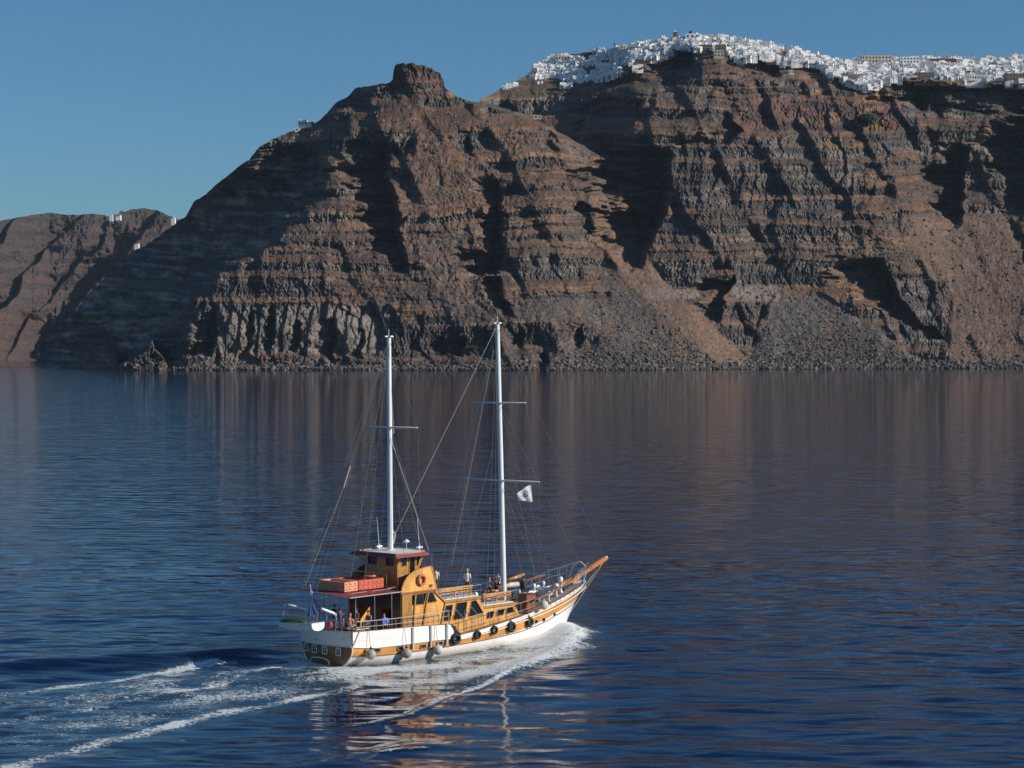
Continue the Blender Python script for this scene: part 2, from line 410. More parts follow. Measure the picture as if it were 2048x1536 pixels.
pale = np.clip(region(395, 775, 612, 706, 10, 5) * (.35 + .65 * sstep(-.3, .1, b2)) + region(1470, 1560, 572, 600, 8, 5) + region(1290, 1400, 578, 598, 8, 5) * .8, 0, 1)
alb = mixc(alb, C(.195, .165, .140), pale * .9)
green = np.clip(region(1010, 1130, 165, 192, 12, 4) * sstep(-.1, .3, b2 + .1) * .8 + .35 * sstep(.3, .6, fbm(UG / 60, VG / 30, 15)) * (PG < 260), 0, 1)
alb = mixc(alb, C(.085, .082, .045), green)
dryg = region(1600, 1760, 165, 300, 14, 6) * sstep(0, .35, b2) + region(1860, 1930, 150, 175) + region(1230, 1280, 140, 165)
alb = mixc(alb, C(.24, .150, .072), np.clip(dryg, 0, 1) * .7)
alb *= (1 + .28 * b3)[..., None]
wet = sstep(735, 741, PG); alb = mixc(alb, C(.05, .045, .042), wet * .7)

def sample(img, u, p):
    fu = np.clip((np.asarray(u, float) - U0) / (U1 - U0) * (NU - 1), 0, NU - 1.001)
    fp = np.clip((PY0 - np.asarray(p, float)) / (PY0 - PY1) * (NV - 1), 0, NV - 1.001)
    iu = fu.astype(int); ip = fp.astype(int); a = fu - iu; b = fp - ip
    if img.ndim == 3: a = a[..., None]; b = b[..., None]
    return (img[ip, iu] * (1 - a) + img[ip, iu + 1] * a) * (1 - b) + (img[ip + 1, iu] * (1 - a) + img[ip + 1, iu + 1] * a) * b
def to_world(u, p, d):
    x = (u - 1024) / FPX; z = -(p - 768) / FPX
    c, s_ = math.cos(TILT), math.sin(TILT)
    dy = c + s_ * z; dz = -s_ + c * z
    return x / dy * d, d + 0 * u, EYE + dz / dy * d
def ground(u, p):
    """a point on the cliffs seen at this column and row"""
    d = float(sample(D, np.array([u]), np.array([p]))[0])
    x, y, z = to_world(float(u), float(p), d)
    return Vector((x, y, z))
NR = 500
ysh = 700 + EYE * FPX / np.interp(uu, [p[0] for p in SHORE_D], [p[1] for p in SHORE_D])
skl = L1(uu, SKY) + 1.6 * fbm(uu / 9, uu * 0 + 2, 3, 4) * (uu > 95)
skl = skl + (4.0 * fbm(uu / 30, uu * 0 + 7, 4, 4) + 4.0 * (ridged(uu / 17, uu * 0 + 3, 6, 2) - .6)) * sstep(90, 130, uu) * (1 - sstep(900, 960, uu)) * (1 - sstep(770, 785, uu) * (1 - sstep(890, 900, uu)))
skl = np.where(uu < 72, ysh - .5, np.minimum(skl, ysh - .5))
t = np.linspace(0, 1, NR)[:, None]
PR = ysh[None, :] * (1 - t) + skl[None, :] * t
UR = np.repeat(uu[None, :], NR, 0)
DR = sample(D, UR, PR)
dsh = EYE * FPX / (ysh - 700)
corr = (dsh - DR[0])                                # meet the water exactly at the shore
DR = DR + corr[None, :] * np.clip(1 - (ysh[None, :] - PR) / 40, 0, 1)
X, Y, Z = to_world(UR, PR, DR)
AL = sample(alb, UR, PR)
low = lambda a, v: np.concatenate([v[None, :], a], 0)
X = low(X, X[0]); Y = low(Y, Y[0] - 4); Z = low(Z, Z[0] * 0 - 8)
AL = np.concatenate([AL[:1], AL], 0)
for k_, (dd, dz) in enumerate(((25, -3), (90, -8), (260, -30), (700, -120), (900, -600))):   # land behind the crest
    X = np.concatenate([X, X[-1:] * (1 + dd / 2400.)], 0); Y = np.concatenate([Y, Y[-1:] + dd], 0)
    Z = np.concatenate([Z, np.maximum(Z[-1:] + dz, -8)], 0); AL = np.concatenate([AL, AL[-1:]], 0)
cliffs = grid_mesh('caldera_cliffs', X, Y, Z, M_ROCK, AL)
tag(cliffs, 'dark banded volcanic caldera cliffs rising from the sea below the white town', kind='structure')

# ------------------------------------------------------------------ far headland at the left
def far_headland():
    nu, nr = 420, 260
    u = np.linspace(-260, 520, nu)
    top = L1(u, [(-260, 470), (-120, 455), (0, 442), (40, 434), (75, 428), (100, 425), (125, 429), (150, 430), (185, 427), (215, 432), (240, 427), (262, 419), (285, 416), (315, 421), (335, 430),
                 (352, 437), (365, 441), (400, 452), (520, 480)]) + 1.2 * fbm(u / 8, u * 0, 5)
    bot = np.interp(u, [-260, 0, 60, 100, 520], [722, 721.5, 720.5, 720, 719])
    t = np.linspace(0, 1, nr)[:, None]
    P = bot[None, :] * (1 - t) + top[None, :] * t
    Uh = np.repeat(u[None, :], nr, 0)
    V = 722 - P
    wv = V + 10 * fbm(Uh / 90, V / 60, 3) + 3 * fbm(Uh / 20, V / 20, 4)
    D = EYE * FPX / (bot[None, :] - 700) + 1.55 * V + 0.0013 * V ** 2
    # gullies run down to the left
    a = (Uh + .85 * (P - 420)) + 34 * fbm(Uh / 70, V / 70, 2)
    gl = np.zeros_like(a)
    for c, A, W in ((60, 90, 90), (175, 120, 75), (262, 60, 50), (330, 150, 95), (425, 90, 60), (500, 120, 90), (-60, 100, 90), (600, 90, 90)):
        tt = c - a
        gl += A * np.where(tt < 8, sstep(0, 1, np.clip(tt, 0, 99) / 8), np.clip((W - tt) / (W - 8), 0, 1))
    fade = sstep(0, 90, V) * .35 + .65
    D += 1.7 * gl * fade * (.35 + .65 * sstep(-.4, .2, fbm(Uh / 60, V / 60, 8))) * (1 - .6 * sstep(190, 290, V)) * sstep(0, 18, V)
    ph = (wv / 26) % 1
    c = sstep(.5, .6, ph) * (1 - sstep(.9, 1, ph))
    D += 34 * (ph - .5) * -1 * (.3 + .7 * sstep(-.2, .3, fbm(Uh / 60, V / 30, 6)))
    D += -24 * (ridged(Uh / 30, V / 50, 7) - .5) - 12 * (ridged(Uh / 9, V / 14, 8) - .5) + 5 * fbm(Uh / 3, V / 3, 9)
    D[0] = EYE * FPX / (bot - 700)
    x, y, z = to_world(Uh, P, D)
    n = fbm(Uh / 60, wv / 8, 5)
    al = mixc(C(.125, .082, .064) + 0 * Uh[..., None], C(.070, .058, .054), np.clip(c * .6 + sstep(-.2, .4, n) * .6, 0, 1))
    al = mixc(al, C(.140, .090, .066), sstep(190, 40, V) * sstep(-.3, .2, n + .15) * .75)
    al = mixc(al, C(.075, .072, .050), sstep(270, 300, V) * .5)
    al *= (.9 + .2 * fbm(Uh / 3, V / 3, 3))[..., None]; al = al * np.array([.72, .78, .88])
    x = np.concatenate([x[:1], x, x[-1:] * 1.1, x[-1:] * 1.2]); y = np.concatenate([y[:1] - 5, y, y[-1:] + 400, y[-1:] + 900])
    z = np.concatenate([z[:1] * 0 - 8, z, z[-1:] - 40, z[-1:] * 0 - 8]); al = np.concatenate([al[:1], al, al[-1:], al[-1:]])
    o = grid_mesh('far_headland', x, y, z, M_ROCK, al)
    tag(o, 'hazy blue brown headland far away behind the dark flank at the left', kind='structure')
    return lambda px, py: Vector(to_world(float(px), float(py), float(EYE * FPX / 21 + 1.55 * (722 - py) + .0013 * (722 - py) ** 2)))
far_ground = far_headland()
WAVE_BUMP = 0.36
# ------------------------------------------------------------------ the sea
YAW = math.radians(47)
HD = Vector((math.cos(YAW), math.sin(YAW), 0)); SB = Vector((math.sin(YAW), -math.cos(YAW), 0))   # heading, starboard
BOAT = Vector((-12.2, 131.6, 0))
def axis(lo, a, b, hi, st, gr=1.16):
    mid = list(np.arange(a, b + st * .5, st))
    up = []; x = mid[-1]; d = st
    while x < hi: d *= gr; x += d; up.append(x)
    dn = []; x = mid[0]; d = st
    while x > lo: d *= gr; x -= d; dn.append(x)
    return np.array(dn[::-1] + mid + up)
xs = axis(-8500, -44, 34, 8500, .2, 1.06)
ysq = axis(-200, 92, 172, 11500, .2, 1.05)
SX, SY = np.meshgrid(xs, ysq)
# boat coordinates
bxx = (SX - BOAT.x) * HD.x + (SY - BOAT.y) * HD.y
byy = (SX - BOAT.x) * SB.x + (SY - BOAT.y) * SB.y      # positive to starboard
def dist_line(pts):
    """distance to a polyline of world points and the parameter along it"""
    best = np.full(SX.shape, 1e9); par = np.zeros(SX.shape)
    L = 0; P = [Vector(p) for p in pts]; tot = sum((P[i + 1] - P[i]).length for i in range(len(P) - 1))
    for i in range(len(P) - 1):
        a, b = P[i], P[i + 1]; d = b - a; l2 = d.length_squared
        t = np.clip(((SX - a.x) * d.x + (SY - a.y) * d.y) / l2, 0, 1)
        q = np.hypot(SX - a.x - t * d.x, SY - a.y - t * d.y)
        m = q < best
        best = np.where(m, q, best); par = np.where(m, (L + t * d.length) / tot, par); L += d.length
    return best, par
near = (SX > -60) & (SX < 50) & (SY > 85) & (SY < 190)
h = np.zeros_like(SX)
# long low swell and chop
rg = random.Random(3)
WXN = [.8 * fbm(SX / 8 + 5 * q, SY / 8, q, 2) for q in range(3)]
SN = .9 * fbm(SX / 3.0, SY / 3.0, 3, 3)
SBK = .52 + .95 * vn(SX / 2.2 + .8 * SN, SY / 2.2, 6)
fade = np.exp(-np.maximum(SY - 170, 0) / 60) * np.exp(-np.maximum(np.abs(SX + 5) - 42, 0) / 25)
for i in range(34):
    lam = 1.6 * 1.12 ** i if i < 18 else rg.uniform(1.2, 6)
    th = math.radians(rg.gauss(75, 30)); k = 2 * math.pi / lam
    amp = .0024 * lam ** .80
    wx = SX + WXN[i % 3]; wy = SY + WXN[(i + 1) % 3]
    lim = fade if lam < 8 else np.exp(-np.maximum(SY - 240, 0) / 120)
    h += lim * amp * np.sin(k * (math.cos(th) * wx + math.sin(th) * wy) + rg.uniform(0, 6.3))
# ship waves: divergent crest lines trailing from bow and stern
def crest(pts, amp, w, off=0.0, tail=1.0):
    global h
    d, t = dist_line(pts)
    h += amp * np.exp(-(d / w) ** 2) * np.clip(np.minimum(t * 6, (1 - t) * 4), 0, 1) * tail
S = lambda *p: [sea_at(*q) for q in p]
crest(S((600, 1300), (420, 1312), (200, 1322), (0, 1335), (-150, 1345)), .42, 2.0)
crest(S((600, 1318), (400, 1334), (200, 1352), (0, 1372), (-150, 1385)), -.22, 2.2)
crest(S((1165, 1262), (1120, 1300), (1060, 1325), (1000, 1348), (900, 1375)), .30, .9)
crest(S((1150, 1292), (1040, 1340), (930, 1375)), -.20, 1.1)
crest(S((960, 1385), (860, 1420), (760, 1450), (640, 1470)), .14, 1.1)
crest(S((980, 1372), (860, 1398), (740, 1425)), -.16, 1.0)
crest(S((880, 1480), (760, 1510), (620, 1530)), .16, 1.2)
crest(S((1250, 1300), (1350, 1330), (1500, 1380)), .06, 2.5)
crest(S((760, 1250), (560, 1235), (300, 1232), (0, 1236)), .10, 2.2)
# bow wave rolls up against the hull
hull_b = np.interp(bxx, [-1, 0, 3, 7, 12, 16, 20, 23.5, 25], [2.3, 2.45, 2.8, 3.05, 3.15, 2.9, 1.9, .2, 0])
dh = np.abs(byy) - hull_b
along = np.clip(bxx / 24, 0, 1)
bow = np.exp(-((bxx - 22.0) / 2.4) ** 2) * np.exp(-(np.maximum(dh, 0) / 1.3) ** 2)
h += .75 * bow
bowr = np.exp(-((bxx - 20.0) / 3.8) ** 2) * np.exp(-((dh - 1.6) / 1.1) ** 2)
h += .42 * bowr
h += .10 * (vn(SX * 1.3, SY * 1.3, 3) - .5) * np.exp(-((dh - .5) / 2.2) ** 2) * (bxx > -3) * (bxx < 26)
wakeband = np.exp(-(byy / (3 + np.maximum(-bxx, 0) * .10)) ** 2) * (bxx < 0) * np.exp(np.minimum(bxx, 0) / 60)
h += near * wakeband * (.16 * fbm(SX / 1.1, SY / 1.1, 5, 3) + .10 * fbm(SX / 3, SY / 3, 6, 2))
# --- foam coverage
foam = np.zeros_like(SX)
def streak(pts, w0, w1, a0, a1):
    global foam
    d, t = dist_line(pts)
    w = w0 + (w1 - w0) * t; a = a0 + (a1 - a0) * t
    n = SN
    foam = np.maximum(foam, np.clip(a, 0, .86) * SBK * np.exp(-(d * (1 + .5 * n) / (1.35 * w)) ** 2) * (t < .999))
streak(S((655, 1280), (540, 1290), (480, 1297)), .4, .7, .62, .45)
streak(S((430, 1322), (330, 1338), (200, 1360), (60, 1385), (-60, 1400)), .55, 1.0, .74, .62)
streak(S((640, 1345), (480, 1360), (300, 1395), (120, 1430), (-60, 1450)), .6, 1.0, .70, .50)
streak(S((700, 1375), (590, 1400), (430, 1430), (250, 1475), (60, 1525), (-60, 1560)), .6, .95, .84, .68)
streak(S((620, 1330), (400, 1350), (200, 1400), (0, 1440)), 2.6, 3.2, .54, .44)
streak(S((700, 1352), (560, 1380), (400, 1400), (200, 1450), (0, 1490)), 2.6, 3.0, .58, .44)
streak(S((560, 1330), (420, 1368), (330, 1380)), .5, .7, .72, .55)
streak(S((600, 1322), (680, 1338), (760, 1345)), 1.0, 1.3, .8, .9)
streak(S((700, 1342), (860, 1334), (1000, 1308), (1090, 1280), (1150, 1262)), 1.5, 1.8, .96, 1.0)
streak(S((700, 1362), (860, 1362), (960, 1345), (1060, 1315), (1150, 1285)), 1.8, 1.6, .64, .95)
streak(S((1168, 1268), (1130, 1296), (1060, 1322)), .8, .6, 1.0, .85)
streak(S((1035, 1335), (960, 1372), (905, 1384), (850, 1410)), .25, .3, .8, .6)
streak(S((895, 1390), (860, 1412), (820, 1432), (740, 1450), (660, 1455)), .14, .25, .80, .45)
streak(S((850, 1500), (760, 1508), (640, 1492)), .15, .3, .55, .25)
foam = np.maximum(foam, np.clip(bow * 1.6, 0, 1)); foam = np.maximum(foam, np.clip(bowr * 1.15, 0, 1))
foam = foam * near
aer = boxblur(boxblur(foam, 15, 0), 15, 1)
h = np.where(near, h, h)

m, nt, bs = new_mat('sea_water')
L = nt.links
tc = node(nt, 'ShaderNodeTexCoord')
def wnoise(sx, sy, sc, det, rough=.55, rot=0.0, dist=0.0):
    mp = node(nt, 'ShaderNodeMapping'); mp.inputs['Scale'].default_value = (sx, sy, 1); mp.inputs['Rotation'].default_value = (0, 0, rot)
    nz = node(nt, 'ShaderNodeTexNoise', i_Scale=sc, i_Detail=det, i_Roughness=rough, i_Distortion=dist)
    L.new(tc.outputs['Object'], mp.inputs[0]); L.new(mp.outputs[0], nz.inputs['Vector'])
    return nz
def mth(op, a, b=None, c=None):
    n = node(nt, 'ShaderNodeMath', operation=op)
    for i, v in enumerate((a, b, c)):
        if v is None: continue
        if isinstance(v, (int, float)): n.inputs[i].default_value = v
        else: L.new(v, n.inputs[i])
    return n.outputs[0]
w1 = wnoise(.33, 1.0, .55, 1.8, .42, .08, .35)       # metre-long wavelets
w2 = wnoise(.7, 1.0, 3.2, 4, .55, -.2, .3)        # ripples
w3 = wnoise(1, 1, .012, 3, .6)                   # gust patches
w4 = wnoise(.5, 1.0, .10, 3, .5, .1)             # broad undulation
gust = node(nt, 'ShaderNodeMapRange'); gust.inputs[1].default_value = .38; gust.inputs[2].default_value = .62; gust.inputs[3].default_value = .15; gust.inputs[4].default_value = 1.8
L.new(w3.outputs[0], gust.inputs[0])
hh = mth('ADD', mth('MULTIPLY', w1.outputs[0], .60), mth('ADD', mth('MULTIPLY', mth('MULTIPLY', w2.outputs[0], .034), gust.outputs[0]), mth('MULTIPLY', w4.outputs[0], .7)))
bp = node(nt, 'ShaderNodeBump', i_Strength=1.0, i_Distance=WAVE_BUMP)
ru = node(nt, 'ShaderNodeAttribute', attribute_name='ruffle')
L.new(mth('MULTIPLY', hh, ru.outputs['Fac']), bp.inputs['Height'])
fa = node(nt, 'ShaderNodeAttribute', attribute_name='foam')
ae = node(nt, 'ShaderNodeAttribute', attribute_name='aerated')
f1 = wnoise(1, 1, 2.0, 9, .72, .3, 1.6); f2 = wnoise(1, 1, 7.0, 6, .75, 0, 2.0)
fn = mth('ADD', mth('MULTIPLY', f1.outputs[0], .62), mth('MULTIPLY', f2.outputs[0], .38))
fn = mth('ADD', mth('MULTIPLY', mth('SUBTRACT', fn, .5), 1.7), .5)
thr = mth('SUBTRACT', .76, mth('MULTIPLY', fa.outputs['Fac'], .45))
fm = node(nt, 'ShaderNodeMapRange', interpolation_type='SMOOTHSTEP'); L.new(mth('SUBTRACT', fn, thr), fm.inputs[0])
fm.inputs[1].default_value = -.015; fm.inputs[2].default_value = .12
mask = mth('MULTIPLY', fm.outputs[0], mth('GREATER_THAN', fa.outputs['Fac'], .02))
body = node(nt, 'ShaderNodeMix', data_type='RGBA')
body.inputs[6].default_value = (.0010, .0080, .038, 1); body.inputs[7].default_value = (.10, .22, .24, 1)
L.new(mth('MULTIPLY', mth('MULTIPLY', ae.outputs['Fac'], fn), .9), body.inputs[0])
L.new(body.outputs[2], bs.inputs['Base Color'])
bs.inputs['Roughness'].default_value = .04; bs.inputs['IOR'].default_value = 1.33
L.new(bp.outputs[0], bs.inputs['Normal'])
fo = node(nt, 'ShaderNodeBsdfPrincipled'); fo.inputs['Base Color'].default_value = (.72, .76, .76, 1); fo.inputs['Roughness'].default_value = .8
fb = node(nt, 'ShaderNodeBump', i_Strength=.8, i_Distance=.12); L.new(fn, fb.inputs['Height']); L.new(fb.outputs[0], fo.inputs['Normal'])
ms = node(nt, 'ShaderNodeMixShader'); L.new(mask, ms.inputs[0]); L.new(bs.outputs[0], ms.inputs[1]); L.new(fo.outputs[0], ms.inputs[2])
L.new(ms.outputs[0], nt.nodes['Material Output'].inputs['Surface'])
# the boat leaves a smoother slick on its near side
d1, _ = dist_line(S((700, 1400), (860, 1460), (1010, 1440), (1060, 1400)))
calm = np.exp(-(d1 / 7.0) ** 2) * (1 - np.clip(foam * 2, 0, 1))
sea = grid_mesh('sea', SX, SY, h * (1 - .5 * calm), m, None, {'foam': foam, 'aerated': aer, 'ruffle': 1 - .72 * calm}, smooth=True)
tag(sea, 'deep blue rippled sea with the white wake of the passing boat', kind='structure')
# ------------------------------------------------------------------ mesh builder
class MB:
    def __init__(s): s.v = []; s.f = []; s.m = []
    def add(s, vs, fs, mi=0):
        b = len(s.v); s.v += [tuple(v) for v in vs]; s.f += [tuple(i + b for i in f) for f in fs]; s.m += [mi] * len(fs); return s
    def box(s, c, d, rz=0.0, mi=0, ry=0.0):
        M = Matrix.Rotation(rz, 3, 'Z') @ Matrix.Rotation(ry, 3, 'Y'); c = Vector(c)
        vs = [c + M @ Vector((x * d[0] / 2, y * d[1] / 2, z * d[2] / 2)) for z in (-1, 1) for y in (-1, 1) for x in (-1, 1)]
        return s.add(vs, [(0, 2, 3, 1), (4, 5, 7, 6), (0, 1, 5, 4), (2, 6, 7, 3), (0, 4, 6, 2), (1, 3, 7, 5)], mi)
    def tube(s, pts, r, n=8, mi=0, cap=True):
        pts = [Vector(p) for p in pts]; R = r if isinstance(r, (list, tuple)) else [r] * len(pts)
        rings = []
        prev = None
        for i, p in enumerate(pts):
            t = (pts[min(i + 1, len(pts) - 1)] - pts[max(i - 1, 0)]).normalized()
            if prev is None:
                a = t.cross(Vector((0, 0, 1)) if abs(t.z) < .9 else Vector((1, 0, 0))).normalized()
            else:
                a = (prev - t * prev.dot(t)).normalized()
            prev = a; b = t.cross(a)
            rings.append([p + (a * math.cos(2 * math.pi * k / n) + b * math.sin(2 * math.pi * k / n)) * R[i] for k in range(n)])
        vs = [v for rg_ in rings for v in rg_]
        fs = [(i * n + k, i * n + (k + 1) % n, (i + 1) * n + (k + 1) % n, (i + 1) * n + k) for i in range(len(pts) - 1) for k in range(n)]
        if cap: fs += [tuple(range(n))[::-1], tuple((len(pts) - 1) * n + k for k in range(n))]
        return s.add(vs, fs, mi)
    def beam(s, p, q, w, h, mi=0, up=(0, 0, 1)):
        p, q = Vector(p), Vector(q); t = (q - p).normalized(); a = t.cross(Vector(up)).normalized(); b = a.cross(t)
        vs = [o + a * (x * w / 2) + b * (z * h / 2) for o in (p, q) for x, z in ((-1, -1), (1, -1), (1, 1), (-1, 1))]
        return s.add(vs, [(3, 2, 1, 0), (4, 5, 6, 7), (0, 1, 5, 4), (1, 2, 6, 5), (2, 3, 7, 6), (3, 0, 4, 7)], mi)
    def lathe(s, prof, c=(0, 0, 0), n=16, axis='Z', mi=0):
        c = Vector(c); vs = []
        for r, z in prof:
            for k in range(n):
                a = 2 * math.pi * k / n; x, y = r * math.cos(a), r * math.sin(a)
                vs.append(c + (Vector((x, y, z)) if axis == 'Z' else Vector((z, x, y)) if axis == 'X' else Vector((x, z, y))))
        m_ = len(prof)
        fs = [(i * n + k, i * n + (k + 1) % n, (i + 1) * n + (k + 1) % n, (i + 1) * n + k) for i in range(m_ - 1) for k in range(n)]
        return s.add(vs, fs, mi)
    def torus(s, c, R, r, nrm=(0, 1, 0), n=24, k=10, mi=0, mis=None, flat=1.0):
        nrm = Vector(nrm).normalized(); a = nrm.cross(Vector((0, 0, 1)) if abs(nrm.z) < .9 else Vector((1, 0, 0))).normalized(); b = nrm.cross(a); c = Vector(c)
        vs = []
        for i in range(n):
            t = 2 * math.pi * i / n; d = a * math.cos(t) + b * math.sin(t)
            for j in range(k):
                u = 2 * math.pi * j / k; vs.append(c + d * (R + r * math.cos(u)) + nrm * (r * flat * math.sin(u)))
        for i in range(n):
            fs = [(i * k + j, ((i + 1) % n) * k + j, ((i + 1) % n) * k + (j + 1) % k, i * k + (j + 1) % k) for j in range(k)]
            if i == 0: base = len(s.v); s.v += [tuple(v) for v in vs]
            s.f += [tuple(q + base for q in f) for f in fs]; s.m += [mis(i) if mis else mi] * k
        return s
    def ball(s, c, r, n=16, m_=10, mi=0, sq=(1, 1, 1)):
        c = Vector(c); vs = [c + Vector((0, 0, -r * sq[2]))]
        for i in range(1, m_):
            t = -math.pi / 2 + math.pi * i / m_
            for k in range(n):
                a = 2 * math.pi * k / n; vs.append(c + Vector((r * math.cos(t) * math.cos(a) * sq[0], r * math.cos(t) * math.sin(a) * sq[1], r * math.sin(t) * sq[2])))
        vs.append(c + Vector((0, 0, r * sq[2]))); e = len(vs) - 1
        fs = [(0, 1 + (k + 1) % n, 1 + k) for k in range(n)]
        fs += [(1 + i * n + k, 1 + i * n + (k + 1) % n, 1 + (i + 1) * n + (k + 1) % n, 1 + (i + 1) * n + k) for i in range(m_ - 2) for k in range(n)]
        fs += [(1 + (m_ - 2) * n + k, 1 + (m_ - 2) * n + (k + 1) % n, e) for k in range(n)]
        return s.add(vs, fs, mi)
    def panel(s, outer, holes, y, th, mi=0, f=None):
        """board in the x-z plane at y (front face), th thick towards +y, with openings; f maps (x, y, z)"""
        from mathutils.geometry import tessellate_polygon
        loops = [list(outer)] + [list(h_) for h_ in holes]
        flat = [p for l in loops for p in l]
        tris = tessellate_polygon([[Vector((p[0], p[1], 0)) for p in l] for l in loops])
        n = len(flat); g_ = f or (lambda x, y, z: (x, y, z))
        vs = [g_(p[0], y, p[1]) for p in flat] + [g_(p[0], y + th, p[1]) for p in flat]
        fs = [tuple(t_) for t_ in tris] + [tuple(i + n for i in t_)[::-1] for t_ in tris]
        o = 0
        for l in loops:
            k = len(l)
            fs += [(o + i, o + (i + 1) % k, o + (i + 1) % k + n, o + i + n) for i in range(k)]
            o += k
        return s.add(vs, fs, mi)
    def grid(s, P, mi=0):
        r, c = len(P), len(P[0])
        return s.add([p for row in P for p in row], [(i * c + j, i * c + j + 1, (i + 1) * c + j + 1, (i + 1) * c + j) for i in range(r - 1) for j in range(c - 1)], mi)
    def build(s, name, mats, parent=None, smooth=False, fix=True):
        me = bpy.data.meshes.new(name)
        me.from_pydata(s.v, [], s.f)
        for m_ in (mats if isinstance(mats, (list, tuple)) else [mats]): me.materials.append(m_)
        me.polygons.foreach_set('material_index', s.m)
        if fix:
            bm = bmesh.new(); bm.from_mesh(me); bmesh.ops.recalc_face_normals(bm, faces=bm.faces); bm.to_mesh(me); bm.free()
        if smooth:
            me.shade_smooth()
            if smooth == 'auto': me.set_sharp_from_angle(angle=math.radians(35))
        me.update()
        return link(bpy.data.objects.new(name, me), parent)

# ------------------------------------------------------------------ materials of the boat
def mat_wood(name, ca, cb, scale=1.0, line=7.0, rough=.38, coat=.35, axis='Z'):
    """varnished planking: grain along the boat, dark seams between boards, weathered patches"""
    m, nt, bs = new_mat(name); L = nt.links
    tc = node(nt, 'ShaderNodeTexCoord')
    mp = node(nt, 'ShaderNodeMapping'); mp.inputs['Scale'].default_value = (.6 * scale, 3 * scale, 6 * scale)
    nz = node(nt, 'ShaderNodeTexNoise', i_Scale=3.0, i_Detail=8.0, i_Roughness=.65)
    L.new(tc.outputs['Object'], mp.inputs[0]); L.new(mp.outputs[0], nz.inputs['Vector'])
    mx = node(nt, 'ShaderNodeMix', data_type='RGBA'); mx.inputs[6].default_value = ca + (1,); mx.inputs[7].default_value = cb + (1,)
    r = node(nt, 'ShaderNodeMapRange'); r.inputs[1].default_value = .3; r.inputs[2].default_value = .7
    L.new(nz.outputs[0], r.inputs[0]); L.new(r.outputs[0], mx.inputs[0])
    sp = node(nt, 'ShaderNodeSeparateXYZ'); L.new(tc.outputs['Object'], sp.inputs[0])
    fr_ = node(nt, 'ShaderNodeMath', operation='MULTIPLY'); fr_.inputs[1].default_value = line; L.new(sp.outputs[axis], fr_.inputs[0])
    f2_ = node(nt, 'ShaderNodeMath', operation='FRACT'); L.new(fr_.outputs[0], f2_.inputs[0])
    gt = node(nt, 'ShaderNodeMapRange'); gt.inputs[1].default_value = .0; gt.inputs[2].default_value = .14; gt.inputs[3].default_value = .45; gt.inputs[4].default_value = 1.0
    L.new(f2_.outputs[0], gt.inputs[0])
    n2 = node(nt, 'ShaderNodeTexNoise', i_Scale=.9, i_Detail=5.0); L.new(tc.outputs['Object'], n2.inputs['Vector'])
    r2 = node(nt, 'ShaderNodeMapRange'); r2.inputs[1].default_value = .35; r2.inputs[2].default_value = .65; r2.inputs[3].default_value = .72; r2.inputs[4].default_value = 1.12
    L.new(n2.outputs[0], r2.inputs[0])
    pr = node(nt, 'ShaderNodeMath', operation='MULTIPLY'); L.new(gt.outputs[0], pr.inputs[0]); L.new(r2.outputs[0], pr.inputs[1])
    vm = node(nt, 'ShaderNodeVectorMath', operation='SCALE'); L.new(mx.outputs[2], vm.inputs[0]); L.new(pr.outputs[0], vm.inputs['Scale'])
    L.new(vm.outputs[0], bs.inputs['Base Color'])
    bs.inputs['Roughness'].default_value = rough; bs.inputs['Coat Weight'].default_value = coat; bs.inputs['Coat Roughness'].default_value = .2
    return m
def mat_hull():
    m, nt, bs = new_mat('white_hull_paint'); L = nt.links
    tc = node(nt, 'ShaderNodeTexCoord'); sp = node(nt, 'ShaderNodeSeparateXYZ'); L.new(tc.outputs['Object'], sp.inputs[0])
    mp = node(nt, 'ShaderNodeMapping'); mp.inputs['Scale'].default_value = (3, 3, .6)
    nz = node(nt, 'ShaderNodeTexNoise', i_Scale=1.4, i_Detail=8.0, i_Roughness=.7); L.new(tc.outputs['Object'], mp.inputs[0]); L.new(mp.outputs[0], nz.inputs['Vector'])
    st = node(nt, 'ShaderNodeMapRange'); st.inputs[1].default_value = .42; st.inputs[2].default_value = .0     # rust and growth near the waterline
    L.new(sp.outputs['Z'], st.inputs[0])
    mu = node(nt, 'ShaderNodeMath', operation='MULTIPLY'); L.new(st.outputs[0], mu.inputs[0]); L.new(nz.outputs[0], mu.inputs[1])
    mx = node(nt, 'ShaderNodeMix', data_type='RGBA'); mx.inputs[6].default_value = (.82, .80, .77, 1); mx.inputs[7].default_value = (.40, .27, .14, 1)
    L.new(mu.outputs[0], mx.inputs[0])
    r2 = node(nt, 'ShaderNodeMapRange'); r2.inputs[1].default_value = .35; r2.inputs[2].default_value = .75; r2.inputs[3].default_value = 1.0; r2.inputs[4].default_value = .86
    L.new(nz.outputs[0], r2.inputs[0])
    vm = node(nt, 'ShaderNodeVectorMath', operation='SCALE'); L.new(mx.outputs[2], vm.inputs[0]); L.new(r2.outputs[0], vm.inputs['Scale'])
    L.new(vm.outputs[0], bs.inputs['Base Color']); bs.inputs['Roughness'].default_value = .35
    return m
